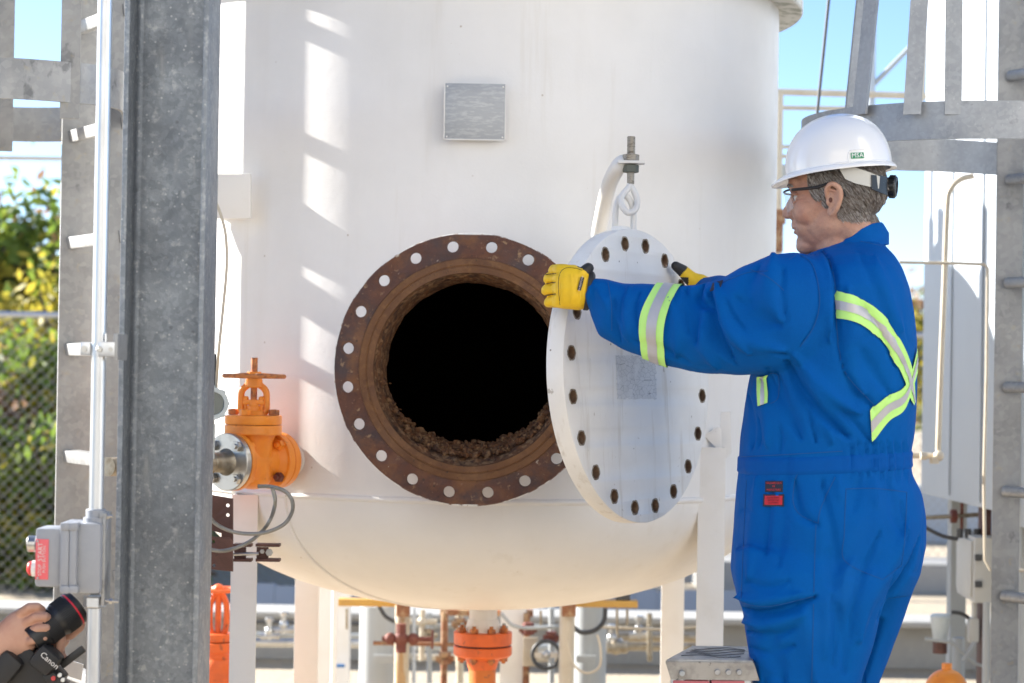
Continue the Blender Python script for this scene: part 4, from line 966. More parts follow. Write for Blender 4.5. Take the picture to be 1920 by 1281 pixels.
bm = NB(); pb(bm, 1155, 1112, 1182, 1128, 8.06, .05, .006); o = obj('beam_clamp', bm, m_darkcable, origin=P(1168, 1120, 8.06)); tag(o, 'dark clamp sitting on the right yellow beam', 'clamp')
# rusty valve cluster
rv = thing('rusty_valve', 'small dark rusty valve with side handles on the left cream standpipe', 'valve', P(752, 1215, 7.9))
c = P(752, 1198, 7.9)
bm = NB(); sphere(bm, c, .028, n=14); cyl(bm, c + V((0, 0, .0)), c + V((0, 0, .055)), .018, n=10); cyl(bm, c - V((0, 0, .05)), c, .02, n=10); cyl(bm, c - V((.07, 0, 0)), c + V((.11, 0, 0)), .010, n=10); obj('body', bm, m_darkrust, rv)
for dx in (-.04, .045): bm = NB(); sphere(bm, c + V((dx, 0, 0)), .023, n=12); obj('union_nut', bm, m_darkrust, rv)
bm = NB(); cyl(bm, c + V((.112, 0, 0)), c + V((.120, 0, 0)), .035, n=18); obj('handwheel', bm, m_darkrust, rv)
# horizontal pipe rack in front of wall
for lbl, x0, x1, y, r_, D, mt_ in (('upper grey pipe running level along the containment wall at the left', 470, 690, 1190, .012, 9.6, m_greyleg), ('lower wider grey pipe running level along the containment wall at the left', 470, 690, 1205, .020, 9.7, m_steel), ('brown grey pipe running level behind the right back leg', 1140, 1310, 1194, .022, 9.4, m_steelw), ('lower dark brass pipe with unions behind the right back leg', 1140, 1330, 1212, .018, 9.3, m_steelw), ('thin grey line crossing behind the orange outlet', 780, 1060, 1172, .010, 9.0, m_greyleg), ('grey pipe level with the orange flanges behind the outlet', 780, 1060, 1212, .018, 9.6, m_greyleg)):
    pipe('level_pipe', lbl, 'pipe', [(x0, y, D), (x1, y + (x1 - x0) * .012, D)], r_, mt_)
fit = [(505, 1183, 9.5), (532, 1172, 9.5), (1147, 1196, 9.3), (1198, 1180, 9.3)]
fl_ = ['cluster of bright fittings on the left level pipes nearest the white leg', 'taller bright brass fitting standing on the left level pipes', 'bright round valve end on the right brown pipe', 'bright drain valve with blue cap on the right brown pipe']
for i, (x, y, D) in enumerate(fit):
    c = P(x, y, D); bm = NB(); rr_ = random.Random(i)
    sphere(bm, c, .022, n=10); cyl(bm, c - V((0, 0, .04)), c + V((0, 0, .05)), .013, n=8); cyl(bm, c + V((-.04, 0, -.025)), c + V((.04, 0, -.02)), .015, n=8); hexnut(bm, c + V((0, 0, .04)), (0, 0, 1), .02, .018); hexnut(bm, c + V((.03, 0, -.02)), (1, 0, 0), .02, .018)
    o = obj('pipe_fitting', bm, [m_steel, m_steel, m_steel, m_steel][i], origin=c - V((0, 0, .05))); tag(o, fl_[i], 'fitting')
rv2 = thing('brass_valve', 'dark brass valve on the lower right pipe', 'valve', P(1155, 1225, 9.2)); c = P(1155, 1213, 9.25)
bm = NB(); sphere(bm, c, .035, n=12); cyl(bm, c - V((.04, 0, 0)), c + V((.05, 0, 0)), .028, n=8); obj('body', bm, m_steelw, rv2)
# round gauge / hose reel and hoses on right post
hr = thing('hose_reel', 'round grey valve wheel between the rusty pipe and the right standpipe', 'wheel', P(1024, 1260, 8.2)); c = P(1024, 1228, 8.2)
bm = NB(); tube(bm, [c + V((.052 * math.cos(a), 0, .052 * math.sin(a))) for a in [2 * PI * i / 32 for i in range(33)]], .008, n=8, caps=False); obj('rim', bm, m_darkcable, hr)
bm = NB(); box(bm, c, (.09, .01, .02)); sphere(bm, c, .018, n=10); obj('hub', bm, m_steel, hr)
bm = NB(); pb(bm, 981, 1195, 1008, 1250, 8.25, .01, .002); o = obj('mounting_plate', bm, m_beige, origin=P(995, 1250, 8.25)); tag(o, 'beige mounting plate fixed to the right rusty pipe', 'plate')
pipe('hose', 'dark grey hose curling across the right round post', 'hose', [(1075, 1175, 8.2), (1090, 1186, 8.2), (1115, 1182, 8.2), (1132, 1165, 8.2), (1135, 1140, 8.2)], .009, m_darkcable, sm=5)
pipe('hose', 'beige cable drooping in a loop below the right standpipe', 'cable', [(1066, 1165, 7.9), (1064, 1200, 7.9), (1075, 1245, 7.9), (1100, 1262, 7.9), (1124, 1250, 7.9), (1126, 1215, 7.9), (1120, 1190, 7.9)], .0045, m_beige, sm=5)
pipe('hose', 'dark grey hose bending beside the left round post', 'hose', [(710, 1135, 8.2), (722, 1155, 8.2), (740, 1166, 8.2)], .008, m_darkcable, sm=5)
pipe('hose', 'grey curved line sweeping toward the orange outlet from the right', 'hose', [(940, 1150, 8.1), (960, 1172, 8.1), (990, 1178, 8.1), (1040, 1176, 8.1)], .007, m_greyleg, sm=5)
for i, (x, y0, y1) in enumerate(((650, 1142, 1180), (1157, 1142, 1190), (1176, 1142, 1172), (1014, 1145, 1172))):
    pipe('hanger_rod', ['thin rod hanging from the left yellow beam', 'left thin rod hanging from the right yellow beam', 'right thin rod hanging from the right yellow beam', 'thin rod above the grey valve wheel'][i], 'rod', [(x, y0, 8.05), (x, y1, 8.05)], .005, m_steelw)
# small white gate valve and blue handle
bm = NB(); c = P(792, 1166, 8.8); cyl(bm, c - V((.06, 0, 0)), c + V((.06, 0, 0)), .012, n=10); sphere(bm, c, .022, n=10); cyl(bm, c - V((0, 0, .16)), c + V((0, 0, .05)), .012, n=10); cyl(bm, c - V((0, 0, .09)), c - V((0, 0, .085)), .03, n=14); o = obj('instrument_tree', bm, m_beige, origin=c - V((0, 0, .16))); tag(o, 'pale instrument cross fitting beside the rusty valve', 'fitting')
bm = NB(); pb(bm, 628, 1246, 646, 1252, 9.0, .02, .002); o = obj('valve_handle', bm, mat('blue_handle', (0.02, 0.13, 0.35), .5), origin=P(637, 1252, 9)); tag(o, 'small blue lever near the slim white standpipe', 'handle')
bm = NB(); pb(bm, 700, 1228, 738, 1244, 8.48, .012, .002); o = obj('small_bracket', bm, m_greyleg, origin=P(720, 1244, 8.48)); tag(o, 'small pale bracket on the left round post', 'bracket')
bm = NB(); pb(bm, 1080, 1229, 1117, 1243, 8.48, .012, .002); o = obj('small_bracket', bm, m_greyleg, origin=P(1100, 1243, 8.48)); tag(o, 'small pale bracket on the right round post', 'bracket')

EXTRA = [('standpipe', 'pale thin standpipe just left of the slim blue lever', 'pipe', [(592, 1110, 9.2), (592, 1281, 9.2)], .012, m_steelw), ('standpipe', 'thin white pipe between the left round post and the rusty valve', 'pipe', [(776, 1140, 8.6), (776, 1281, 8.6)], .008, m_tank),
 ('standpipe', 'pale green-grey drain pipe left of the outlet', 'pipe', [(805, 1150, 8.9), (805, 1281, 8.9)], .011, m_greyleg), ('standpipe', 'thick rust-stained pipe directly behind the orange outlet', 'pipe', [(862, 1150, 9.0), (862, 1281, 9.0)], .016, m_cream),
 ('standpipe', 'thin dark tube behind the grey wheel', 'pipe', [(1034, 1140, 8.9), (1034, 1281, 8.9)], .012, m_greyleg), ('standpipe', 'short brass pipe beside the right back leg', 'pipe', [(1218, 1150, 9.2), (1218, 1240, 9.2)], .012, m_steelw),
 ('level_pipe', 'beige pipe running level low behind the orange outlet', 'pipe', [(770, 1232, 9.1), (1050, 1236, 9.1)], .013, m_beige), ('level_pipe', 'rusty level pipe from the rusty valve towards the outlet', 'pipe', [(700, 1206, 8.3), (860, 1209, 8.3)], .008, m_rusty),
 ('level_pipe', 'thin cream tube from the brass valve up to the right round post', 'pipe', [(1128, 1176, 8.4), (1240, 1180, 8.4), (1320, 1174, 8.4)], .006, m_beige), ('level_pipe', 'dark conduit high behind the left back leg', 'pipe', [(470, 1166, 9.9), (690, 1170, 9.9)], .009, m_darkcable)]
for nm_, lb2, ct_, pt_, r2_, mt2 in EXTRA: pipe(nm_, lb2, ct_, pt_, r2_, mt2)
for i, (x, y, D, mt2, lb2) in enumerate(((805, 1190, 8.8, m_steelw, 'brass union on the drain pipe left of the outlet'), (862, 1170, 8.9, m_rusty, 'rusty union behind the left side of the orange flanges'), (1034, 1196, 8.8, m_darkrust, 'dark red union behind the grey wheel'), (834, 1235, 8.2, m_rusty, 'rusty tee low on the thin brown pipe'), (592, 1196, 9.1, m_steel, 'bright union beside the left back leg'), (990, 1180, 8.2, m_darkrust, 'dark rusty clamp on the brown pipe right of the outlet'))):
    c = P(x, y, D); bm = NB(); hexnut(bm, c - V((0, 0, .02)), (0, 0, 1), .026, .018); hexnut(bm, c + V((0, 0, .005)), (0, 0, 1), .023, .02); cyl(bm, c - V((.035, 0, 0)), c + V((.035, 0, 0)), .012, n=8)
    o = obj('pipe_fitting', bm, mt2, origin=c - V((0, 0, .03))); tag(o, lb2, 'fitting')
# orange-red valve low at the left behind the white leg
ov = thing('orange_red_valve', 'orange red valve with handwheel low behind the column', 'valve', P(410, 1281, 6.9))
c = P(410, 1106, 6.9)
bm = NB(); tube(bm, [c + V((.062 * math.cos(a), .062 * math.sin(a), 0)) for a in [2 * PI * i / 32 for i in range(33)]], .006, n=8, caps=False)
for k in range(3): a = 2 * PI * k / 3; cyl(bm, c, c + V((.06 * math.cos(a), .06 * math.sin(a), 0)), .005, n=6)
sphere(bm, c, .02, n=12); obj('handwheel', bm, m_orange2, ov)
bm = NB()
for s in (-1, 1): tube(bm, [c + V((s * .010, 0, -.01)), c + V((s * .026, 0, -.05)), c + V((s * .026, 0, -.12)), c + V((s * .012, 0, -.15))], .010, n=10, sm=4)
cyl(bm, c, c - V((0, 0, .17)), .01, n=10); obj('yoke', bm, m_orange2, ov)
bm = NB(); cyl(bm, c - V((0, 0, .14)), c - V((0, 0, .165)), .048, n=20, bev=.002); cyl(bm, c - V((0, 0, .168)), c - V((0, 0, .20)), .052, n=20, bev=.002); sphere(bm, c - V((0, 0, .29)), (.075, .075, .09), n=20); cyl(bm, c - V((0, 0, .20)), c - V((0, 0, 1.25)), .045, n=18); obj('body', bm, m_orange2, ov)
# orange dome low right
od = thing('orange_capped_valve', 'bright orange domed valve top at the bottom right corner', 'valve', P(1775, 1281, 6.4) - V((0, 0, .4)))
c = P(1775, 1290, 6.4)
bm = NB(); sphere(bm, c - V((0, 0, .012)), (.066, .066, .070), n=28); cyl(bm, c + V((0, 0, -.9)), c, .05, n=20); obj('dome', bm, m_orange, od)
bm = NB(); hexnut(bm, c + V((0, 0, .054)), (0, 0, 1), .016, .020); obj('top_nut', bm, m_orange, od)
for s in (-1, 1): bm = NB(); hexnut(bm, c + V((s * .036, -.042, .0)), (s * .3, -.6, .7), .014, .014); obj('bolt', bm, m_orange, od)

# cabinet, transmitter, brown post at right
cb = thing('instrument_cabinet', 'narrow pale grey instrument cabinet on the brown post', 'cabinet', P(1820, 1132, 7.6))
q0 = P(1795, 1000, 7.8); q1 = P(1828, 1128, 7.45)
dd = V((P(1828, 1000, 7.45).x - q0.x, 7.45 - 7.8, 0)); ll = dd.length; dd.normalize(); dn = V((-dd.y, dd.x, 0))
bm = NB(); obox(bm, V((q0.x, q0.y, 0)), dd, ll, dn, .10, P(1820, 1128, 7.5).z, P(1820, 1006, 7.5).z, bev=.004); obj('body', bm, m_cabinet, cb)
bm = NB(); obox(bm, V((q0.x, q0.y, 0)) + dd * .03 - dn * .008, dd, ll - .06, dn, .008, P(1820, 1118, 7.5).z, P(1820, 1014, 7.5).z, bev=.002); obj('door', bm, m_cabinet, cb)
for y in (1040, 1090): bm = NB(); pb(bm, 1829, y, 1842, y + 12, 7.44, .02, .002); obj('latch', bm, m_darkcable, cb)
for x in (1800, 1815, 1832): bm = NB(); c = P(x, 998, 7.6); cyl(bm, c - V((0, 0, .02)), c + V((0, 0, .012)), .012, n=10); obj('cable_gland', bm, m_darkcable, cb)
bm = NB(); p = P(1852, 1000, 7.55); box(bm, (p.x, 7.6, .55), (.03, .08, 1.1), bev=.002); o = obj('brown_post', bm, m_brown, origin=(p.x, 7.6, 0)); tag(o, 'dark brown steel post behind the right ladder rail', 'post')
vcol('conduit_stub', 'grey conduit rising from the ground beside the brown post', 'conduit', 1850, 7.4, 1130, 14, m_greyleg)
vcol('conduit_stub', 'short thick grey stub pipe behind the transmitter', 'pipe', 1797, 7.9, 1196, 22, m_greyleg)
tr_ = thing('transmitter', 'pale bagged transmitter head on a slanted arm near the wall', 'transmitter', P(1765, 1215, 7.6))
c = P(1763, 1172, 7.6)
bm = NB(); lathe(bm, c - V((0, 0, .06)), (0, 0, 1), [(.022, 0), (.028, .03), (.034, .075), (.036, .09), (.03, .098)], n=20); me_ = obj('bagged_head', bm, m_housing, tr_)
bm = NB(); cyl(bm, c - V((0, 0, .10)), c - V((0, 0, .06)), .026, n=16); obj('base', bm, m_brown, tr_)
bm = NB(); tube(bm, [P(1735, 1198, 7.55), P(1785, 1205, 7.55), P(1830, 1245, 7.55), P(1860, 1254, 7.55)], .006, n=8); tube(bm, [P(1806, 1240, 7.55), P(1828, 1205, 7.55)], .009, n=8); obj('arm', bm, m_greyleg, tr_)
bm = NB(); tube(bm, [P(1784, 1148, 7.58), P(1800, 1150, 7.58), P(1815, 1158, 7.58), P(1826, 1175, 7.58)], .007, n=8, sm=4); obj('cable', bm, m_darkcable, tr_)
bm = NB(); pb(bm, 1818, 1160, 1836, 1206, 7.55, .05, .008); cyl(bm, P(1827, 1130, 7.57), P(1827, 1165, 7.57), .01, n=10); o = obj('junction_box', bm, m_cabinet, origin=P(1827, 1206, 7.57)); tag(o, 'small pale junction box hanging below the cabinet', 'box')
pipe('drooping_cable', 'dark cable drooping from behind the worker to the cabinet', 'cable', [(1715, 975, 7.7), (1740, 992, 7.7), (1770, 1006, 7.7), (1796, 1011, 7.7)], .007, m_darkcable, sm=5)
pipe('small_bore_pipe', 'brown small-bore pipe with red unions below the pale tank', 'pipe', [(1705, 972, 7.75), (1770, 969, 7.75), (1840, 965, 7.75)], .008, m_steelw)
bm = NB(); c = P(1788, 968, 7.75); cyl(bm, c - V((.01, 0, 0)), c + V((.01, 0, 0)), .025, n=12); cyl(bm, c + V((.03, 0, -.05)), c + V((.03, 0, .05)), .006, n=8); o = obj('red_union', bm, m_darkrust, origin=c); tag(o, 'reddish union on the small-bore pipe below the pale tank', 'fitting')
bm = NB(); box(bm, (2.9, 14.9, .1), (3.2, .6, .2)); o = obj('kerb', bm, m_concrete, origin=(2.9, 14.9, 0)); tag(o, 'low pale kerb at the foot of the far fence', 'kerb')
# lower platform slab behind, lying under the left strips of painted ground shade

# ------------------------------------------------------------------ the worker
DM = 4.72
worker = thing('person', 'worker in blue coveralls with reflective tape, white hard hat and yellow gloves', 'person', (P(1555, 700, DM).x, DM, .2))
def ell_ring(c, ax, ay, rx, ry, n=40, e=2.3):
    out = []
    for i in range(n):
        a = 2 * PI * i / n; ca, sa = math.cos(a), math.sin(a)
        out.append(V(c) + ax * (rx * math.copysign(abs(ca) ** (2 / e), ca)) + ay * (ry * math.copysign(abs(sa) ** (2 / e), sa)))
    return out
def body_loft(bm, secs, e=2.3, yaw=0):
    """sections: (py, xl, xr, D, half depth)"""
    ax = V((math.cos(yaw), math.sin(yaw), 0)); ay = V((-math.sin(yaw), math.cos(yaw), 0)); rs = []
    for py, xl, xr, D, hy in secs:
        c = P((xl + xr) / 2, py, D); rs.append(ell_ring(c, ax, ay, (xr - xl) / 2 / PXm(D), hy, e=e))
    rings(bm, rs)
def limb_loft(bm, secs, n=28, e=2.15):
    """sections across a limb: (px, py, D, in-plane half size px, half depth m)"""
    cs = [P(a, b, D) for a, b, D, _, _ in secs]; rs = []
    for i, (a, b, D, h, d) in enumerate(secs):
        t = (cs[min(i + 1, len(cs) - 1)] - cs[max(i - 1, 0)]).normalized(); y = V((0, 1, 0)); y = (y - t * y.dot(t)).normalized(); x = t.cross(y)
        rs.append(ell_ring(cs[i], x, y, h / PXm(D), d, n, e))
    rings(bm, rs)
bm = NB()
body_loft(bm, [(446, 1568, 1652, 4.73, .062), (456, 1556, 1656, 4.73, .072), (468, 1535, 1664, 4.73, .105), (482, 1508, 1674, 4.73, .155), (505, 1484, 1686, 4.73, .190), (540, 1464, 1698, 4.73, .212), (590, 1444, 1708, 4.73, .215), (640, 1425, 1714, 4.73, .21), (700, 1410, 1716, 4.73, .198), (760, 1398, 1714, 4.73, .188), (815, 1391, 1709, 4.73, .178), (850, 1388, 1704, 4.73, .172), (885, 1386, 1706, 4.73, .176), (920, 1382, 1722, 4.73, .185), (970, 1378, 1732, 4.73, .196), (1020, 1375, 1732, 4.73, .198), (1070, 1372, 1722, 4.73, .190), (1110, 1380, 1706, 4.73, .16)])
body_loft(bm, [(1030, 1376, 1700, 4.64, .10), (1070, 1374, 1680, 4.63, .112), (1115, 1379, 1662, 4.62, .112), (1150, 1392, 1650, 4.62, .108), (1200, 1400, 1636, 4.62, .104), (1281, 1412, 1612, 4.62, .10), (1360, 1425, 1595, 4.62, .092), (1480, 1440, 1575, 4.62, .08), (1640, 1452, 1560, 4.62, .07), (1755, 1462, 1562, 4.62, .066)])
body_loft(bm, [(1030, 1400, 1728, 4.83, .10), (1070, 1410, 1722, 4.84, .110), (1115, 1430, 1708, 4.85, .11), (1150, 1445, 1697, 4.86, .106), (1200, 1455, 1676, 4.87, .102), (1281, 1460, 1645, 4.87, .098), (1360, 1470, 1628, 4.87, .09), (1480, 1490, 1620, 4.87, .08), (1620, 1500, 1605, 4.87, .07), (1700, 1505, 1600, 4.87, .066)])
limb_loft(bm, [(1104, 546, 4.765, 27, .034), (1118, 549, 4.76, 31, .040), (1136, 563, 4.755, 43, .048), (1154, 581, 4.75, 58, .055), (1182, 592, 4.74, 64, .060), (1220, 602, 4.72, 70, .064), (1262, 611, 4.70, 77, .068), (1310, 615, 4.68, 83, .073), (1365, 614, 4.65, 91, .080), (1420, 600, 4.62, 105, .088), (1475, 586, 4.60, 112, .094), (1520, 572, 4.60, 104, .092), (1556, 560, 4.62, 84, .08)])
limb_loft(bm, [(1560, 545, 4.88, 70, .08), (1500, 560, 4.92, 68, .08), (1440, 572, 4.98, 62, .072), (1385, 570, 5.08, 52, .060), (1340, 560, 5.20, 42, .050), (1318, 552, 5.27, 33, .042)])
me = remesh(bm, .0062, smooth=10, fac=.5)
co, no = mesh_np(me)
def fold(co, no, bvh, path, wd, amp, n=24, side=True):
    """a soft crease or ridge pressed into the cloth along a pixel path"""
    pts = [hit(bvh, q.x, q.y, 0) for q in resample(path, n)]; pts = [p for p in pts if p is not None]
    if len(pts) < 2: return
    L_ = len(pts); d2 = np.full(len(co), 9.0)
    for i, (a, b) in enumerate(zip(pts[:-1], pts[1:])):
        if (b - a).length > .08: continue
        a_ = np.array(a); ab = np.array(b) - a_; t = np.clip(((co - a_) @ ab) / (ab @ ab + 1e-12), 0, 1)
        q = co - (a_ + t[:, None] * ab); s = (i + t) / (L_ - 1); fade = np.sin(np.clip(s, 0.02, .98) * PI) ** .6
        d2 = np.minimum(d2, (q ** 2).sum(1) / (wd * np.maximum(fade, .3)) ** 2)
    co += no * (amp * np.exp(-d2))[:, None]
bv = bvh_of(me)
FOLDS = [
 # elbow / upper arm drape, sleeve
 ([(1318, 534), (1306, 548), (1312, 566), (1335, 575)], .012, -.016), ([(1330, 545), (1336, 590), (1350, 640), (1372, 672)], .014, -.013),
 ([(1345, 535), (1352, 580), (1372, 625), (1405, 660)], .016, .009), ([(1285, 540), (1300, 590), (1306, 640)], .016, -.008),
 ([(1380, 560), (1410, 590), (1460, 610)], .022, -.007), ([(1350, 600), (1400, 640), (1470, 655)], .02, .008), ([(1310, 600), (1320, 650), (1345, 690)], .016, .007),
 ([(1150, 560), (1152, 600), (1162, 640)], .012, -.006), ([(1180, 540), (1172, 580), (1180, 630)], .012, .005), ([(1120, 545), (1150, 590), (1180, 640)], .010, .004),
 ([(1255, 560), (1270, 610), (1268, 670)], .014, .006), ([(1190, 640), (1230, 650), (1290, 680)], .012, -.005),
 ([(1420, 500), (1400, 540), (1410, 580)], .02, -.006), ([(1450, 480), (1440, 540), (1460, 600)], .022, .006),
 # armhole, back pleat
 ([(1535, 462), (1556, 490), (1566, 540), (1568, 600), (1574, 660), (1584, 700)], .007, -.007), ([(1530, 470), (1548, 500), (1556, 550), (1556, 640)], .012, .007),
 ([(1590, 540), (1600, 620), (1600, 700), (1620, 740)], .02, .006), ([(1500, 478), (1525, 500), (1535, 560), (1525, 610), (1500, 650)], .006, -.004),
 # armpit to waist diagonals
 ([(1475, 678), (1500, 730), (1545, 780), (1590, 820)], .013, -.012), ([(1490, 665), (1530, 715), (1570, 750), (1610, 775)], .016, .009), ([(1455, 700), (1470, 760), (1500, 820)], .016, -.007),
 ([(1430, 720), (1436, 780), (1440, 835)], .018, .006), ([(1510, 690), (1540, 760), (1560, 830)], .012, .006), ([(1585, 700), (1610, 740), (1640, 765)], .012, -.009), ([(1600, 640), (1640, 700), (1670, 740)], .015, -.006),
 ([(1402, 740), (1412, 800), (1410, 840)], .014, -.005), ([(1640, 480), (1660, 540), (1690, 620)], .02, .005), ([(1610, 470), (1650, 560), (1680, 640)], .012, -.004),
 # hips and legs
 ([(1490, 900), (1500, 960), (1535, 985)], .010, -.007), ([(1540, 900), (1560, 1000), (1570, 1100), (1565, 1250)], .012, -.006), ([(1420, 900), (1410, 1000), (1405, 1080)], .022, .006),
 ([(1385, 1138), (1420, 1150), (1470, 1143), (1530, 1120)], .009, -.013), ([(1385, 1118), (1430, 1128), (1500, 1115)], .014, .010), ([(1395, 1165), (1440, 1172), (1510, 1150)], .014, .008),
 ([(1725, 1010), (1700, 1075), (1660, 1130), (1645, 1180), (1620, 1281)], .010, -.016), ([(1700, 990), (1670, 1060), (1630, 1120), (1610, 1200)], .022, .008),
 ([(1440, 1180), (1450, 1230), (1470, 1281)], .02, -.007), ([(1500, 1130), (1520, 1200), (1530, 1281)], .022, .007), ([(1560, 1120), (1580, 1180), (1585, 1260)], .016, -.006), ([(1600, 1050), (1560, 1130), (1545, 1230)], .02, .006),
 ([(1665, 900), (1680, 970), (1700, 1010)], .014, -.005), ([(1610, 900), (1600, 960)], .01, -.004), ([(1640, 895), (1645, 950)], .01, .004), ([(1570, 895), (1578, 940)], .01, .004),
 ([(1480, 860), (1470, 960), (1460, 1060)], .016, -.004),
]
for k in range(17):   # elastic gathers at the back of the waist
    x = 1588 + k * 7; FOLDS.append(([(x - 1, 826), (x + 1 + (k % 3), 862), (x + 3 * (k % 2), 898 + 6 * (k % 3))], .0042, (-.0045 if k % 2 else .0035)))
FOLDS += [([(1200, 545), (1190, 575), (1196, 610)], .007, -.005), ([(1172, 548), (1164, 590), (1176, 632)], .006, -.005), ([(1290, 545), (1282, 580), (1290, 625)], .006, -.005), ([(1330, 610), (1345, 650), (1380, 685)], .007, -.006),
 ([(1400, 620), (1440, 655), (1480, 668)], .006, -.006), ([(1360, 560), (1376, 600), (1410, 640)], .007, -.006), ([(1470, 500), (1464, 550), (1474, 600)], .008, -.005), ([(1440, 690), (1455, 740), (1490, 790)], .007, -.006),
 ([(1530, 700), (1560, 745), (1600, 790), (1640, 835)], .007, -.007), ([(1480, 700), (1510, 760), (1530, 830)], .006, -.006), ([(1600, 560), (1640, 600), (1680, 690)], .008, -.005), ([(1420, 780), (1425, 810), (1422, 842)], .006, -.005), ([(1460, 800), (1464, 825), (1462, 845)], .006, -.004),
 ([(1400, 1090), (1440, 1100), (1480, 1090)], .007, -.005), ([(1400, 1185), (1450, 1192), (1500, 1172)], .007, -.007), ([(1405, 1215), (1440, 1225), (1490, 1210)], .008, -.006), ([(1650, 1000), (1620, 1070), (1600, 1140), (1590, 1230)], .008, -.006), ([(1690, 940), (1700, 1000), (1690, 1050)], .007, -.005), ([(1550, 1010), (1560, 1100), (1556, 1180)], .007, -.005), ([(1450, 905), (1440, 960), (1436, 1040)], .008, -.004)]
for pth, wd, amp in FOLDS: fold(co, no, bv, pth, wd, amp * (1.45 if wd > .0055 else 1.1))
for i in range(len(co)):
    p = V(co[i]); nz_ = noise.noise(p * 11) * .0032 + noise.noise(V((p.x * 26, p.y * 26, p.z * 11)) + V((3, 1, 7))) * .0016
    m1 = max(0, noise.noise(p * 4.5 + V((9, 2, 4)))); rdg = abs(noise.noise(V((p.x * 13 + p.z * 5, p.y * 9, p.z * 7 - p.x * 4))))
    nz_ += -.0062 * m1 * max(0, 1 - rdg / .09) ** 2 * 1.6
    co[i] += no[i] * nz_
set_co(me, co)
cov = obj('coveralls', me, m_cloth, worker)
me_w = me.copy(); me_w.transform(M.Translation(rootloc(worker))); bv = bvh_of(me_w)
for p in me.polygons: p.use_smooth = True

# waistband, pockets, seams
def ring_band(bm, z0, z1, off, dz=None, n=150, rows=6, keep=None, mi=0):
    c0_ = P(1545, 865, 4.73); grid = []
    for i in range(n):
        a = 2 * PI * i / n; d = V((math.cos(a), math.sin(a), 0)); row = []
        for j in range(rows + 1):
            z = z0 + (z1 - z0) * j / rows + (dz(a) if dz else 0); o_ = V((c0_.x, c0_.y, z)); h = bv.ray_cast(o_ + d * .6, -d)
            row.append(None if h[0] is None else h[0] + d * (off if 0 < j < rows else -.002))
        grid.append(row)
    vv = [[bm.verts.new(p) if p is not None else None for p in r_] for r_ in grid]
    for i in range(n):
        for j in range(rows):
            q = [vv[i][j], vv[(i + 1) % n][j], vv[(i + 1) % n][j + 1], vv[i][j + 1]]
            if all(q): bm.faces.new(q).material_index = mi
zb1 = P(1390, 849, 4.6).z; zb0 = P(1390, 886, 4.6).z
bm = NB(); ring_band(bm, zb0, zb1, .0035, dz=lambda a: .010 * math.cos(a)); obj('waistband', bm, m_band, worker, sharp=60)
SEAMS = [[(1500, 478), (1525, 500), (1537, 560), (1527, 610), (1500, 650)], [(1533, 459), (1556, 490), (1566, 540), (1568, 600), (1574, 660), (1590, 706), (1640, 760)], [(1480, 487), (1530, 458), (1600, 452), (1655, 462)],
 [(1490, 900), (1487, 940), (1500, 965), (1534, 981)], [(1534, 981), (1540, 950), (1566, 895)], [(1490, 900), (1495, 890)], [(1440, 700), (1459, 705), (1459, 745), (1445, 757)],
 [(1586, 917), (1640, 916), (1700, 923)], [(1586, 917), (1583, 1000), (1585, 1053), (1655, 1087)], [(1700, 923), (1697, 1000), (1690, 1060)], [(1655, 1087), (1690, 1060)],
 [(1400, 900), (1395, 1000), (1390, 1125)], [(1390, 1130), (1440, 1137), (1525, 1118)], [(1530, 985), (1527, 1060), (1522, 1281)], [(1385, 857), (1480, 852), (1580, 846)], [(1387, 881), (1480, 879), (1580, 872)],
 [(1405, 505), (1440, 520), (1470, 545)], [(1355, 530), (1400, 512), (1440, 508)], [(1140, 530), (1146, 570), (1147, 620)], [(1545, 450), (1600, 430), (1645, 432)]]
bm = NB()
for p_ in SEAMS: surf_line(bm, bv, p_, r=.0009, n=46)
obj('stitching', bm, m_seam, worker)['kind'] = 'stuff'
# collar: a standing band round the neck
CN_ = P(1602, 431, 4.73)
bm = NB(); rs = []
for k, (h, off) in enumerate(((-.045, .0), (-.02, .0), (.0, .0), (.004, -.004), (.0, -.008), (-.03, -.010))):
    row = []
    for i in range(56):
        a = 2 * PI * i / 56; ca, sa = math.cos(a), math.sin(a)
        fr_ = -ca    # 1 at the front (left)
        rx = .064 + off + (.012 if k < 2 else 0); ry = .066 + off + (.012 if k < 2 else 0)
        tilt = -.048 * max(-1, fr_) - .004
        row.append(V((CN_.x + ca * rx - .006 * h, CN_.y + sa * ry, CN_.z + tilt * (1 if fr_ > 0 else .25) + h + .002)))
    rs.append(row)
rings(bm, rs, caps=False); obj('collar', bm, m_cloth, worker, sharp=70)

# reflective tape
def tape(name_, lo, hi, f1, f2, n=40):
    """lime tape with silver middle, between two pixel edges"""
    bm = NB(); surf_strip(bm, bv, lo, hi, n=n, m_=6, off=.0045); b = obj(name_, bm, m_lime, worker, sharp=80)
    A = [(a[0] + (c[0] - a[0]) * f1, a[1] + (c[1] - a[1]) * f1) for a, c in zip(lo, hi)]; B_ = [(a[0] + (c[0] - a[0]) * f2, a[1] + (c[1] - a[1]) * f2) for a, c in zip(lo, hi)]
    bm = NB(); surf_strip(bm, bv, A, B_, n=n, m_=4, off=.0058); obj('silver_stripe', bm, m_silver, b, sharp=80)
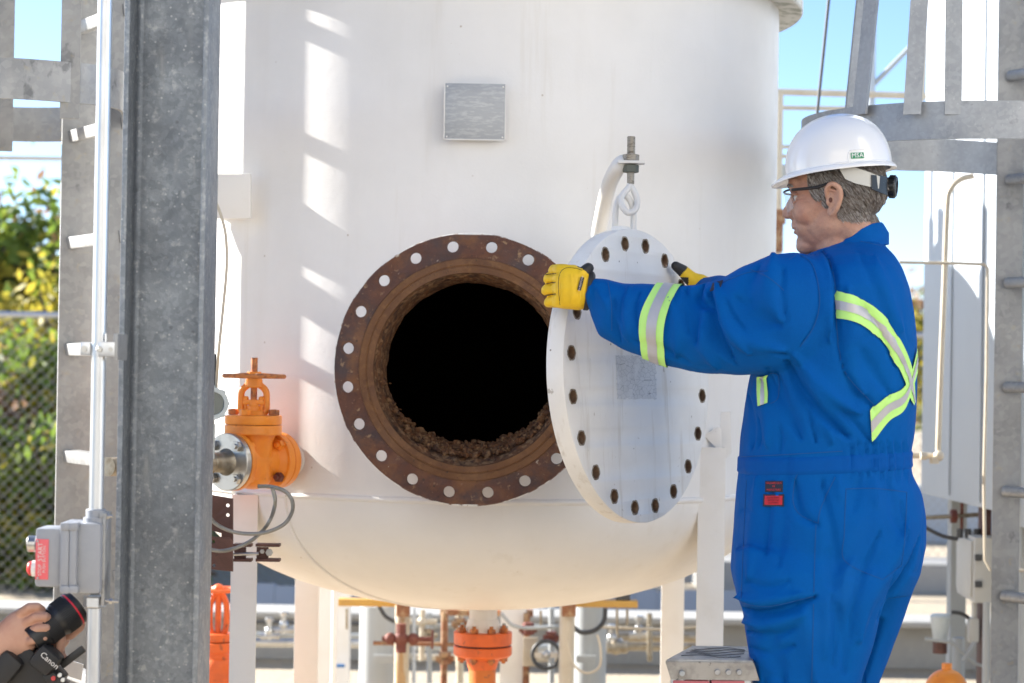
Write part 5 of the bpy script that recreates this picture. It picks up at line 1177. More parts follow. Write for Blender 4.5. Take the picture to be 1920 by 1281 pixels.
# round the sleeve (a true band, all the way round)
ca = P(1228, 603, 4.72); cb = P(1248, 607, 4.71); axd = (cb - ca).normalized(); axd = V((axd.x, axd.y * .3, axd.z + .02)).normalized()
def sleeve_band(s0, s1, off, rows, bend=.020):
    bm = NB(); n = 64; y = V((0, 1, 0)); y = (y - axd * y.dot(axd)).normalized(); x = axd.cross(y); g = []
    for i in range(n):
        a = 2 * PI * i / n; d = x * math.cos(a) + y * math.sin(a); row = []
        for j in range(rows + 1):
            o_ = ca + axd * (s0 + (s1 - s0) * j / rows + bend * math.cos(a) ** 2); h = bv.ray_cast(o_ + d * .16, -d)
            row.append((h[0] if h[0] is not None else o_ + d * .08) + d * off)
        g.append(row)
    vv = [[bm.verts.new(p) for p in r_] for r_ in g]
    for i in range(n):
        for j in range(rows): bm.faces.new((vv[i][j], vv[(i + 1) % n][j], vv[(i + 1) % n][j + 1], vv[i][j + 1]))
    return bm
sb_ = obj('reflective_tape', sleeve_band(-.030, .027, .0045, 8), m_lime, worker, sharp=80)
obj('silver_stripe', sleeve_band(-.013, .010, .0058, 4), m_silver, sb_, sharp=80)
tape('reflective_tape', [(1566, 545), (1592, 552), (1625, 567), (1655, 592), (1682, 630), (1700, 668), (1710, 705), (1713, 748)], [(1571, 597), (1598, 602), (1630, 620), (1655, 645), (1678, 680), (1694, 715), (1703, 745), (1711, 760)], .34, .68)
tape('reflective_tape', [(1717, 652), (1705, 700), (1690, 728), (1660, 744), (1630, 770)], [(1717, 700), (1703, 745), (1690, 772), (1664, 790), (1634, 832)], .32, .66, 30)
tape('reflective_tape', [(1422, 705), (1422, 735), (1424, 762)], [(1439, 700), (1441, 735), (1440, 756)], .32, .68, 14)
# sewn-on labels
def label(pix, m_bg, lines, sz, name_='sewn_label'):
    q = [hit(bv, x, y, .0025) for x, y in pix]
    if any(a is None for a in q): return
    c = sum(q, V()) / 4; r_ = ((q[1] - q[0]) + (q[2] - q[3])).normalized(); up = ((q[0] - q[3]) + (q[1] - q[2])).normalized()
    w_ = (q[1] - q[0]).length; h = (q[0] - q[3]).length; mx_ = mtx(c, r_, up)
    bm = NB(); box(bm, (0, 0, 0), (w_, h, .0016), bev=.0004); bmesh.ops.transform(bm, matrix=mx_, verts=bm.verts); b = obj(name_, bm, m_bg, worker)
    bm = NB()
    for i, t_ in enumerate(lines): text(bm, t_, sz, mx_ @ M.Translation((0, (len(lines) / 2 - i - .5) * sz * 1.15, .0012)), ext=.0001)
    obj('lettering', bm, m_redtext if m_bg is m_navy else m_redlight, b)
m_navy = mat('navy_label', (0.012, 0.014, 0.035), .7); m_redtext = mat('red_thread', (0.50, 0.03, 0.035), .6); m_crimson = mat('crimson_label', (0.48, 0.015, 0.03), .7); m_redlight = mat('dark_thread', (0.12, 0.01, 0.02), .7)
label([(1436, 902), (1468, 902), (1468, 923), (1436, 923)], m_navy, ['HAZARDOUS', 'FR', 'INDUSTRIES'], .0062)
label([(1432, 927), (1470, 927), (1470, 950), (1432, 950)], m_navy, [''], .004)
label([(1435, 930), (1467, 930), (1467, 947), (1435, 947)], m_crimson, ['FLAME RESIST', 'PROTECTIVE', 'CLOTHING'], .0048)
label([(1333, 534), (1353, 529), (1356, 540), (1336, 546)], m_navy, ['FR'], .010)

# ---- head
yaw = R(17); fv = V((-math.cos(yaw), math.sin(yaw), -.10)).normalized(); lv = V((-math.sin(yaw), -math.cos(yaw), 0)).normalized(); uv = fv.cross(lv); 
if uv.z < 0: uv = -uv
HC = P(1565, 382, 4.72); HM = M((fv, lv, uv)).transposed().to_4x4(); HM.translation = HC; HR3 = HM.to_3x3()
def hp_(f, l, u_): return HM @ V((f, l, u_))
head = NB()
def he(bm, f, l, u_, rf, rl, ru, tilt=0): sphere(bm, hp_(f, l, u_), (rf, rl, ru), rot=HR3 @ M.Rotation(tilt, 3, 'Y'), n=28)
he(head, -.012, 0, .050, .102, .079, .092); he(head, -.030, 0, .030, .088, .076, .075); he(head, .035, 0, .0, .062, .060, .080); he(head, .030, 0, -.052, .062, .054, .050); he(head, .066, 0, -.088, .028, .030, .020)
UP = .016
he(head, .078, 0, .052, .020, .050, .024); he(head, .083, 0, .036, .013, .046, .009)
for s in (-1, 1):
    he(head, .056, s * .038, -.014, .034, .026, .034); he(head, .066, s * .026, -.048, .022, .022, .024); he(head, .008, s * .026, -.042, .062, .034, .046, .15); he(head, .038, s * .030, -.062, .034, .018, .022)
    he(head, .074, s * .031, .016, .012, .014, .010)
    he(head, .0955, s * .0115, -.017, .011, .0085, .0095)
capsule(head, hp_(.086, 0, .028), hp_(.106, 0, -.006), .0085, .0115); he(head, .1055, 0, -.0125, .0125, .0120, .0115)
he(head, .088, 0, -.036, .012, .020, .0095); he(head, .0905, 0, -.0445, .0085, .022, .0052); he(head, .0885, 0, -.0555, .0085, .019, .0055); he(head, .074, 0, -.075, .018, .022, .016)
capsule(head, hp_(-.020, 0, -.030), P(1602, 452, 4.73), .060, .066, n=24); capsule(head, hp_(.02, 0, -.07), P(1570, 462, 4.72), .045, .052, n=20)
me_h = remesh(head, .0028, smooth=9, fac=.5)
co, no = mesh_np(me_h); Hi = HM.inverted()
loc = np.array([tuple(Hi @ V(c)) for c in co])
def dent(f, l, u_, rf, rl, ru, amp):
    d = ((loc[:, 0] - f) / rf) ** 2 + ((loc[:, 1] - l) / rl) ** 2 + ((loc[:, 2] - u_) / ru) ** 2; co[:] += no * (amp * np.exp(-d))[:, None]
for s in (-1, 1):
    dent(.088, s * .032, .020, .02, .015, .010, -.009); dent(.080, s * .031, .019, .012, .013, .007, .006)
    for q_ in range(7): dent(.092 - .003 * q_, s * (.018 + .0026 * q_), -.020 - .0055 * q_, .02, .004, .005, -.0011)
    dent(.0, s * .06, -.085, .05, .03, .012, -.002)
    dent(.078, s * .027, -.047, .01, .004, .014, -.003)
    dent(.101, s * .009, -.0225, .006, .004, .003, -.004)
    for q_ in range(3): dent(.060 - q_ * .003, s * .052, .020 - q_ * .007, .012, .02, .0014, -.0012)
dent(.105, 0, -.050, .02, .03, .0022, -.0035); dent(.094, 0, -.0645, .012, .02, .005, -.003)
for q_ in range(6): dent(.058 - .004 * q_, .050, -.060 - .006 * q_, .006, .03, .006, -.0012)
for k in range(4): dent(-.03 - k * .012, .05, -.085 - k * .012, .04, .04, .0022, -.0018)
for i in range(len(co)):
    co[i] += no[i] * (.0011 * noise.noise(V(co[i]) * 45) + .0005 * noise.noise(V(co[i]) * 130))
set_co(me_h, co); bvh_head = bvh_of(me_h); me_hw = me_h.copy()
obj('head', me_h, m_skin, worker)
# ears
def ear(s):
    bm = NB(); e = lambda f, l, u_: hp_(f, s * l, u_)
    tube(bm, [e(.004, .077, .008), e(.003, .086, .026), e(-.010, .091, .035), e(-.024, .091, .026), e(-.027, .090, .008), e(-.019, .086, -.012), e(-.009, .081, -.026), e(.000, .077, -.030), e(.004, .074, -.022)], .005, n=10, sm=5, rfun=lambda t: .0046 + .0018 * math.sin(t * PI))
    sphere(bm, e(-.009, .078, .006), (.017, .0055, .028), rot=HR3, n=20)
    tube(bm, [e(-.004, .083, .024), e(-.016, .084, .018), e(-.018, .083, .004), e(-.010, .081, -.008)], .0042, n=8, sm=4)
    sphere(bm, e(.003, .080, -.002), (.005, .0045, .008), rot=HR3, n=12); sphere(bm, e(-.002, .077, -.023), (.009, .0055, .011), rot=HR3, n=14)
    m_ = remesh(bm, .0017, smooth=4); return obj('ear', m_, m_skin, worker)
ear(1); ear(-1)
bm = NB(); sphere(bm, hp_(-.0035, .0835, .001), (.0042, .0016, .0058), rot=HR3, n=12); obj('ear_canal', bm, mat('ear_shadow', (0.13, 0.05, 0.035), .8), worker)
# eyes and brows
for s in (-1, 1):
    bm = NB(); sphere(bm, hp_(.0735, s * .031, .019), .0115, n=20); e_ = obj('eye', bm, mat('eye_white', (.62, .58, .54), .2), worker)
    bm = NB(); sphere(bm, hp_(.0825, s * .0315, .018), (.003, .005, .005), rot=HR3, n=14); obj('iris', bm, mat('iris', (.05, .03, .02), .2), e_)
    bm = NB(); tube(bm, [hp_(.074, s * .048, .0255), hp_(.083, s * .040, .0265), hp_(.0865, s * .030, .0255), hp_(.086, s * .020, .022)], .0028, n=8, sm=3); tube(bm, [hp_(.074, s * .047, .012), hp_(.082, s * .038, .0095), hp_(.0855, s * .029, .0095)], .0022, n=8, sm=3); obj('eyelid', bm, m_skin, worker)
    bm = NB(); tube(bm, [hp_(.080, s * .054, .042), hp_(.0915, s * .040, .048), hp_(.096, s * .018, .044)], .003, n=6, sm=4, rfun=lambda t: .0015 + .0022 * math.sin(t * PI)); obj('eyebrow', bm, m_hair, worker)
# hair: base cap plus short strands growing backward and down
rr_ = random.Random(21); bmh = NB()
def hairline(f, l, u_):
    if u_ > .085: return False
    if f > .052: return False
    if abs(l) > .04 and f > -.012: return u_ > -.006 + max(0, (.03 - f)) * 0 and (f < .046 - max(0, .03 - u_) * .5) and u_ > .012 - (0.03 if f < .020 else 0) - (.0 if f > 0 else .01)
    lim = -.050 + .35 * max(0, f + .04)
    return u_ > lim - .012 * 0
pl = me_hw.polygons
cand = [p for p in pl]
cnt = 0
st_v = []; st_f = []
Rot = HR3; down = (-uv * .9 - fv * .55).normalized()
base_faces = []
for p in cand:
    c = p.center; q = Hi @ c
    if not hairline(q.x, q.y, q.z): continue
    base_faces.append(p.index)
    edge = min(1, max(0, (q.z - (-.05 + .35 * max(0, q.x + .04))) / .03)) if not (abs(q.y) > .04 and q.x > -.012) else 1
    for _ in range(5):
        if rr_.random() > .35 + .65 * edge: continue
        n_ = p.normal; d = (down - n_ * down.dot(n_)); d = d.normalized() if d.length > .01 else down
        d = (d + n_ * rr_.uniform(.06, .30) + V((rr_.gauss(0, .10), rr_.gauss(0, .10), rr_.gauss(0, .10)))).normalized()
        L_ = rr_.uniform(.008, .017) * (.45 + .55 * edge); s_ = n_.cross(d).normalized() * rr_.uniform(.00030, .0005)
        b0 = c + V((rr_.uniform(-1, 1), rr_.uniform(-1, 1), rr_.uniform(-1, 1))) * .0020
        k = len(st_v); st_v += [b0 - s_, b0 + s_, b0 + d * L_ * .6 + s_ * .7, b0 + d * L_ - n_ * L_ * .12, b0 + d * L_ * .6 - s_ * .7]; st_f.append((k, k + 1, k + 2, k + 3, k + 4))
m_ = bpy.data.meshes.new('hair'); m_.from_pydata(st_v, [], st_f); m_.update()
m_strand = [mat('strand_grey', (0.66, 0.64, 0.62), .5), mat('strand_dark', (0.17, 0.135, 0.115), .5), mat('strand_brown', (0.38, 0.33, 0.29), .5)]
for p in m_.polygons: p.material_index = rr_.choices((0, 1, 2), (4, 4, 4))[0]
hair = obj('hair', m_, m_strand, worker); hair['kind'] = 'stuff'
bs = bmesh.new(); bs.from_mesh(me_hw); bs.faces.ensure_lookup_table(); keep = set(base_faces)
bmesh.ops.delete(bs, geom=[f for f in bs.faces if f.index not in keep], context='FACES')
for v in bs.verts: v.co += v.normal * .0007
obj('scalp', bs, m_hairbase, worker)

# hard hat
ff = V((-math.cos(yaw), math.sin(yaw), -.125)).normalized(); ll_ = lv; uu = ff.cross(ll_); uu = uu if uu.z > 0 else -uu
KM = M((ff, ll_, uu)).transposed().to_4x4(); KM.translation = P(1574, 317, 4.72)
def kp(f, l, u_): return KM @ V((f, l, u_))
bm = NB(); rs = []; NH = 96
Lf, Lb, Lw, Hh = .119, .116, .109, .118
def shell_pt(a, t, grow=0):
    ca, sa = math.cos(a), math.sin(a); rf = (Lf if ca > 0 else Lb); e = 2.15
    rad = (max(1e-6, 1 - t ** 2.35)) ** (1 / 2.1)
    f = rf * ca * rad * (1 + grow); l = Lw * sa * rad * (1 + grow); u_ = Hh * t
    # three low ridges along the crown
    rg = math.exp(-(l / .013) ** 2) * .0045 + math.exp(-((abs(l) - .040) / .009) ** 2) * .0028
    u_ += rg * min(1, t * 1.8) * (1 if t > .2 else t * 5) * (1 - .3 * (f / .12) ** 2)
    return kp(f, l, u_)
def brim(a):
    ca = math.cos(a); return .008 + .026 * max(0, ca) ** 2.2 + .001 * max(0, -ca)
for t in [0, .04, .08, .14, .2, .28, .36, .44, .52, .6, .68, .75, .82, .88, .93, .965, .99, .999]:
    rs.append([shell_pt(2 * PI * i / NH, t) for i in range(NH)])
outer = []
for k, (fr_, dz) in enumerate(((1, -.0115), (1.03, -.010), (1, -.0075), (.55, -.002), (.2, .0005))):
    row = []
    for i in range(NH):
        a = 2 * PI * i / NH; ca, sa = math.cos(a), math.sin(a); rf = (Lf if ca > 0 else Lb); b = brim(a) * fr_
        d = V((ca / rf, sa / Lw, 0)).normalized(); row.append(kp(rf * ca + d.x * b, Lw * sa + d.y * b, dz - .010 * max(0, ca) ** 3 * min(1, fr_) - .001))
    outer.append(row)
inner = []
for k, (g, t) in enumerate(((-.0, -.006), (-.03, .0), (-.03, .3), (-.03, .6), (-.035, .85))):
    inner.append([kp(*( (KM.inverted() @ shell_pt(2 * PI * i / NH, max(0, t), g)) + V((0, 0, -.004 if t > 0 else -.010)) )) for i in range(NH)])
rings(bm, list(reversed(inner)) + outer + rs, caps=False); bm.faces.new([bm.verts[-NH + i] if False else v for i, v in enumerate(list(bm.verts)[-NH:])])
hat = obj('hard_hat', bm, m_helmet, worker, sharp=50)
# raised accessory slot and label
def on_hat(px, py, off=0):
    return None
hb = bvh_of(hat.data); rl_ = rootloc(worker)
def hhit(px, py, off):
    h = hb.ray_cast(CAMLOC - rl_, ray(px, py).normalized()); n = h[1]
    if n.dot(ray(px, py)) > 0: n = -n
    return h[0] + rl_ + n * off
q = [hhit(x, y, .0016) for x, y in ((1595, 287), (1619, 286), (1619, 297), (1596, 298))]
c = sum(q, V()) / 4; mx_ = mtx(c, (q[1] - q[0]), (q[0] - q[3]))
bm = NB(); box(bm, (0, 0, 0), ((q[1] - q[0]).length, (q[0] - q[3]).length, .0012), bev=.0003); bmesh.ops.transform(bm, matrix=mx_, verts=bm.verts); lb_ = obj('green_label', bm, m_green, hat)
bm = NB(); text(bm, 'MSA', .0142, mx_ @ M.Translation((0, 0, .0008)), ext=.0002); obj('lettering', bm, m_helmet, lb_)
bm = NB(); tube(bm, [hhit(x, y, .0004) for x, y in ((1592, 304), (1591, 296), (1592, 285), (1600, 282), (1620, 280))], .0016, n=8, sm=4); tube(bm, [hhit(x, y, .0004) for x, y in ((1566, 307), (1592, 305), (1640, 301), (1660, 302))], .0018, n=8, sm=4); obj('moulded_edge', bm, m_helmet, hat)
# suspension strap and ratchet knob
def around(f_, l_, u_, off): 
    h = bvh_head.find_nearest(hp_(f_, l_, u_)); return h[0] + h[1] * off
bm = NB(); top = [(1573, 315), (1583, 312), (1600, 313), (1625, 321), (1650, 331)]; bot = [(1577, 322), (1585, 336), (1604, 344), (1625, 349), (1648, 354)]
def strap_pt(px, py, dpt): return P(px, py, 4.72 - dpt)
rs = []
for i, (a, b, dp) in enumerate(zip(top, bot, (.094, .097, .098, .093, .082))):
    A = strap_pt(a[0], a[1], dp); B_ = strap_pt(b[0], b[1], dp); t_ = V((0, .0022, 0)); rs.append([A, B_, B_ + t_, A + t_])
rings(bm, rs); obj('suspension_strap', bm, m_strap, worker, sharp=60)
kc = P(1670, 350, 4.70); kd = V((.93, -.33, -.06)).normalized()
bm = NB(); lathe(bm, kc - kd * .030, kd, [(.018, 0), (.020, .006), (.020, .024), (.0235, .027), (.0245, .040), (.022, .043), (.014, .044), (.012, .038)], n=24); 
for k in range(16):
    a = 2 * PI * k / 16; fr = frame(kd); box(bm, kc + kd * .004 + fr @ V((.0243 * math.cos(a), .0243 * math.sin(a), 0)), (.003, .003, .012), rot=fr @ M.Rotation(a, 3, 'Z'))
obj('ratchet_knob', bm, m_black, worker)
bm = NB(); rings(bm, [[P(x, y0, D), P(x, y1, D), P(x, y1, D) + V((0, .006, 0)), P(x, y0, D) + V((0, .006, 0))] for x, y0, y1, D in ((1634, 328, 354, 4.628), (1650, 329, 361, 4.640), (1664, 332, 366, 4.670))]); obj('ratchet_housing', bm, m_black, worker)
# safety glasses: slim dark temples, wraparound clear lens
for s_ in (-1, 1):
    bm = NB(); tube(bm, [hp_(.082, s_ * .060, .0345), hp_(.065, s_ * .070, .0335), hp_(.045, s_ * .0755, .0325), hp_(.02, s_ * .0785, .033), hp_(.002, s_ * .0800, .0375), hp_(-.016, s_ * .0810, .037), hp_(-.030, s_ * .0815, .022), hp_(-.036, s_ * .0805, .006)], .003, n=10, sm=5, rfun=lambda t: .0034 - .0012 * abs(t - .2)); obj('glasses_temple', bm, m_black, worker)
bm = NB(); bw = [hp_(.088 + .020 * math.cos(a * 1.15), .060 * math.sin(a * 1.05), .0355 - .001 * math.cos(a)) for a in [-1.4 + 2.8 * i / 20 for i in range(21)]]; tube(bm, bw, .0024, n=8); obj('glasses_frame', bm, m_black, worker)
bm = NB(); g0 = []
for j in range(9):
    u_ = .034 - .050 * j / 8; row = []
    for i in range(25):
        a = -1.45 + 2.9 * i / 24; dip = .010 * max(0, 1 - abs(a) / .35) if j == 8 else 0
        row.append(hp_(.0885 + .021 * math.cos(a * 1.15) - .005 * (j / 8) ** 2, .061 * math.sin(a * 1.05), u_ + dip * .8 + .010 * (j / 8) * (abs(a) / 1.45) ** 2))
    g0.append(row)
rings(bm, g0, caps=False, closed=False); obj('glasses_lens', bm, m_lens, worker)

# ---- gloves
def hand(name_, parts, vox, m_, parent, smooth=4, post=None):
    bm = NB()
    for p in parts:
        if p[0] == 'c':
            pts, rads = p[1], p[2]
            for (a, b), (ra, rb) in zip(zip(pts[:-1], pts[1:]), zip(rads[:-1], rads[1:])): capsule(bm, a, b, ra, rb, n=16)
        elif p[0] == 'e': sphere(bm, p[1], p[2], rot=p[3], n=24)
        elif p[0] == 'l': rings(bm, p[1])
    me_ = remesh(bm, vox, smooth)
    return me_
# left hand: four fingers wrap the rim of the cover from behind, thumb presses its face
Dh = 4.80
def G(x, y, d=0): return P(x, y, Dh + d)
parts = []
parts.append(('l', [ell_ring(G(x, y, d), V((dx, 0, dz)).normalized(), V((0, 1, 0)), h / PXm(Dh), dep, 24, 2.4) for x, y, h, dep, d, dx, dz in ((1104, 545, 34, .034, -.025, .12, 1), (1092, 543, 39, .036, -.030, .12, 1), (1075, 539, 42, .036, -.032, .08, 1), (1056, 537, 42, .032, -.030, .04, 1), (1042, 536, 41, .027, -.024, 0, 1), (1036, 536, 38, .020, -.018, 0, 1))]))
# fingers: knuckle on the rim, middle joint left of it, tip curled behind the cover
for (y0, y1, y2, x1, r_) in ((508, 506, 512, 1030, .0115), (525, 522, 527, 1021, .0120), (544, 543, 546, 1017, .0118), (562, 566, 570, 1021, .0105)):
    parts.append(('c', [G(1050, y0, -.022), G(x1 + 9, y1, -.008), G(x1 + 7, y1 + 2, .022), G(x1 + 22, y2, .050)], [r_ * 1.12, r_ * 1.08, r_, r_ * .88]))
# thumb up on the face
parts.append(('c', [G(1082, 530, -.045), G(1092, 514, -.050), G(1103, 503, -.045)], [.0175, .0150, .0130]))
me_g = hand('glove', parts, .0024, m_glove, worker, 4)
co, no = mesh_np(me_g); bg_ = bvh_of(me_g)
for pth, wd, amp in (([(1046, 505), (1050, 530), (1049, 572)], .0018, -.0022), ([(1090, 508), (1080, 505), (1060, 500), (1046, 510), (1044, 540), (1047, 570)], .0014, -.0012), ([(1014, 534), (1026, 532), (1044, 529)], .0026, -.0055), ([(1013, 554), (1026, 554), (1044, 551)], .0026, -.0055), ([(1020, 515), (1032, 514), (1046, 513)], .0026, -.0050), ([(1046, 520), (1052, 522), (1060, 521)], .006, .0016), ([(1046, 542), (1054, 542), (1062, 541)], .006, .0016), ([(1084, 520), (1086, 545), (1082, 570)], .0035, -.002), ([(1092, 520), (1094, 545), (1090, 572)], .003, -.002), ([(1070, 515), (1074, 545), (1070, 570)], .006, .0015)):
    fold(co, no, bg_, pth, wd, amp)
for i in range(len(co)): co[i] += no[i] * (.0007 * noise.noise(V(co[i]) * 60) + .0009 * noise.noise(V(co[i]) * 25))
set_co(me_g, co); bg2 = bvh_of(me_g)
thumb_c = np.array(tuple(G(1106, 498, -.045)))
me_g.materials.clear()
gl = obj('glove', me_g, [m_glove, m_blackrub], worker)
rw = rootloc(worker); tc_ = V(thumb_c) - rw; tb = V(G(1092, 514, -.05)) - rw; tdir = (tc_ - tb).normalized(); ry_ = ray(1095, 510).normalized()
back_y = None
for p in gl.data.polygons:
    s = (p.center - tb).dot(tdir); w0 = p.center + rw
    if s > .006 and (p.center - tc_).length < .028: p.material_index = 1
    lx_ = w0.x - G(1030, 540).x
    if p.normal.y > .35 and w0.x > G(1030, 540).x: p.material_index = 1     # dark palm side
bm = NB()
for pth in ([(1014, 534), (1026, 532), (1042, 529)], [(1013, 554), (1026, 554), (1042, 551)], [(1020, 515), (1032, 514), (1043, 513)]): surf_line(bm, bg2, pth, r=.0012, n=16, off=-.0002)
for pth in ([(1092, 507), (1078, 503), (1060, 503), (1049, 515), (1047, 540), (1050, 572)],): surf_line(bm, bg2, pth, r=.0006, n=40, off=.0001)
obj('glove_seam', bm, m_blackrub, gl)
# cuff
bm = NB()
cuff = [(1099, 545, 37, .040, -.026), (1107, 546, 37, .040, -.025), (1109, 546, 35, .038, -.024), (1112, 546, 30, .034, -.022)]
rings(bm, [ell_ring(G(x, y, d), V((.14, 0, 1)).normalized(), V((0, 1, 0)), h / PXm(Dh), dep, 32, 2.3) for x, y, h, dep, d in cuff]); obj('glove_cuff', bm, m_blackrub, gl)
bm = NB(); box(bm, (0, 0, 0), (.030, .0085, .002), bev=.0005); lm = mtx(G(1089, 532, -.068), V((.25, 0, 1)), V((-1, 0, .25))); bmesh.ops.transform(bm, matrix=lm, verts=bm.verts); lt = obj('wrist_label', bm, m_blackrub, gl)
bm = NB(); text(bm, 'YOUNGSTOWN', .0048, lm @ M.Translation((0, 0, .0013)), ext=.0001); obj('lettering', bm, m_print, lt)
# right hand on the far side: thumb over the rim with black tip
D2 = 5.25
def G2(x, y, d=0): return P(x, y, D2 + d)
parts = [('c', [G2(1330, 548), G2(1312, 534), G2(1296, 523), G2(1280, 508), G2(1267, 499, -.01)], [.034, .027, .0185, .0155, .0120]), ('c', [G2(1325, 560, .02), G2(1300, 560, .05), G2(1285, 565, .06)], [.034, .028, .02])]
for k in range(4): parts.append(('c', [G2(1305, 545 + k * 14, .045), G2(1283, 543 + k * 15, .062), G2(1268, 545 + k * 15, .058)], [.012, .011, .0095]))
me_g2 = hand('glove', parts, .0028, m_glove, worker, 4)
g2 = obj('glove', me_g2, [m_glove, m_blackrub], worker); tc2 = G2(1284, 512) - rw; td2 = (G2(1266, 497) - G2(1296, 523)).normalized()
for p in g2.data.polygons:
    if (p.center - tc2).dot(td2) > .004 and p.center.z > (G2(1290, 530) - rw).z: p.material_index = 1
    elif p.center.x < (G2(1290, 540) - rw).x and p.center.z < (G2(1280, 520) - rw).z: p.material_index = 1
bm = NB(); tube(bm, [G2(1322, 529), G2(1326, 522), G2(1330, 528), G2(1330, 540)], .004, n=8, sm=4); obj('wrist_loop', bm, m_blackrub, g2)
# boots
for (x, D) in ((1505, 4.60), (1548, 4.87)):
    c = V((P(x, 1780, D).x, D, .2)); bm = NB(); sphere(bm, c + V((.0, 0, .06)), (.075, .052, .085), n=20); sphere(bm, c + V((-.11, 0, .045)), (.10, .052, .05), n=20); box(bm, c + V((-.06, 0, .018)), (.30, .1, .03), bev=.008)
    obj('boot', remesh(bm, .006, 5), mat('boot_leather', (.10, .06, .035), .6), worker)

# ------------------------------------------------------------------ step ladder beside the worker
zt = P(1248, 1237, 4.56).z; D0, D1 = 4.56, 4.80
sl_ = thing('step_ladder', 'scuffed aluminium step ladder top beside the worker thigh', 'ladder', (P(1340, 1240, 4.7).x, 4.7, .2))
xa, xb = P(1248, 1237, D0).x, P(1412, 1242, D0).x; xc, xd = P(1297, 1209, D1).x, P(1420, 1212, D1).x
bm = NB()
top = [V((xa, D0, zt)), V((xb, D0, zt)), V((xd, D1, zt)), V((xc, D1, zt))]
rings(bm, [[p - V((0, 0, .006)) for p in top], top]); 
bmesh.ops.bevel(bm, geom=bm.edges[:], offset=.002, segments=2, affect='EDGES'); obj('top_step', bm, m_alu, sl_)
bm = NB(); zb_ = P(1258, 1275, D0 - .002).z; xa2 = P(1258, 1275, D0).x
q = [V((xa - .001, D0 - .004, zt - .003)), V((xb + .001, D0 - .004, zt - .003)), V((xb + .015, D0 + .004, zb_)), V((xa2, D0 + .004, zb_))]
rings(bm, [[p + V((0, .004, 0)) for p in q], q]); bmesh.ops.bevel(bm, geom=bm.edges[:], offset=.0012, segments=2, affect='EDGES'); ap = obj('front_apron', bm, m_alu, sl_)
for x in (1279, 1345, 1366, 1386):
    bm = NB(); c = P(x, 1263 if x < 1300 else 1261, D0 - .004); cyl(bm, c + V((0, .004, 0)), c - V((0, .0025, 0)), .0062, n=16, bev=.001); obj('rivet', bm, m_alu if x > 1300 else m_greyleg, sl_)
bm = NB(); rr_ = random.Random(3)
tp_ = lambda a, b: V((xa + (xb - xa) * a, D0, zt)).lerp(V((xc + (xd - xc) * a, D1, zt)), b) + V((0, 0, .0012))
for k in range(5): tube(bm, [tp_(.12 + .09 * j + rr_.uniform(-.02, .02), .25 + .13 * k + .07 * math.sin(j * .8 + k)) for j in range(9)], .0008, n=6, sm=3)
obj('scuff_ridges', bm, m_darkcable, sl_)['kind'] = 'stuff'
for i, (x0, x1) in enumerate(((1262, 1330), (1334, 1396))):
    bm = NB(); pb(bm, x0, 1276, x1, 1300, D0 + .003, .05, .002); rp = obj('red_step_panel', bm, m_ladderred, sl_)
for (x, y, dx, dy) in ((xa + .03, D0 + .02, -.05, -.10), (xb - .02, D0 + .02, .05, -.10), (xc, D1 - .02, -.05, .25), (xd - .02, D1 - .02, .05, .25)):
    bm = NB(); a = V((x, y, zt - .02)); b = V((x + dx, y + dy, .2)); d = (b - a); box(bm, (a + b) / 2, (.03, .02, d.length), rot=frame(d), bev=.002); obj('leg', bm, m_alu, sl_)
for k in range(2):
    f = .36 * (k + 1); bm = NB(); box(bm, ((xa + xb) / 2, D0 + .02 - .1 * f, zt - (zt - .2) * f), (xb - xa + .02 + .1 * f, .08, .02), bev=.002); obj('step', bm, m_alu, sl_)

# ------------------------------------------------------------------ photographer at the lower left
DP = 4.34
ph = thing('person', 'photographer at the lower left edge, bare hands holding a black camera', 'person', (P(-300, 1200, DP).x, DP + .06, 0))
def H(x, y, d=0): return P(x, y, DP + d)
m_shirt = mat('dark_shirt', (0.03, 0.032, 0.04), .85, bump=(300, .2, .001))
def mesh_parts(parts, vox, smooth=4): return hand('x', parts, vox, None, None, smooth)
# right hand, back of the hand towards us, fingers resting over the camera top
pr = []
pr.append(('l', [ell_ring(H(x, y, d), V((-.35, 0, .94)), V((0, 1, 0)), h / PXm(DP), dep, 24, 2.3) for x, y, h, dep, d in ((-130, 1262, 34, .034, .0), (-60, 1245, 30, .031, 0), (-20, 1222, 30, .029, 0), (8, 1205, 36, .027, 0), (32, 1190, 42, .024, 0), (50, 1180, 42, .020, 0), (58, 1177, 36, .014, 0))]))
for pts, r_ in (([(40, 1150), (55, 1139), (70, 1138), (79, 1143)], .0098), ([(48, 1168), (66, 1157), (84, 1156), (93, 1161)], .0105), ([(52, 1186), (70, 1178), (87, 1177), (96, 1182)], .0102), ([(50, 1204), (66, 1199), (83, 1196), (93, 1194)], .0090)):
    pr.append(('c', [H(*pts[0], -.010), H(*pts[1], -.024), H(*pts[2], -.020), H(*pts[3], -.006)], [r_ * 1.08, r_ * 1.0, r_ * .92, r_ * .8]))
me_ = mesh_parts(pr, .0022, 4)
co, no = mesh_np(me_); b_ = bvh_of(me_)
for pth in ([(48, 1158), (64, 1148), (84, 1149)], [(52, 1177), (70, 1168), (90, 1169)], [(52, 1196), (68, 1189), (90, 1188)]): fold(co, no, b_, pth, .0022, -.003)
set_co(me_, co)
obj('right_hand', me_, m_skin2, ph)
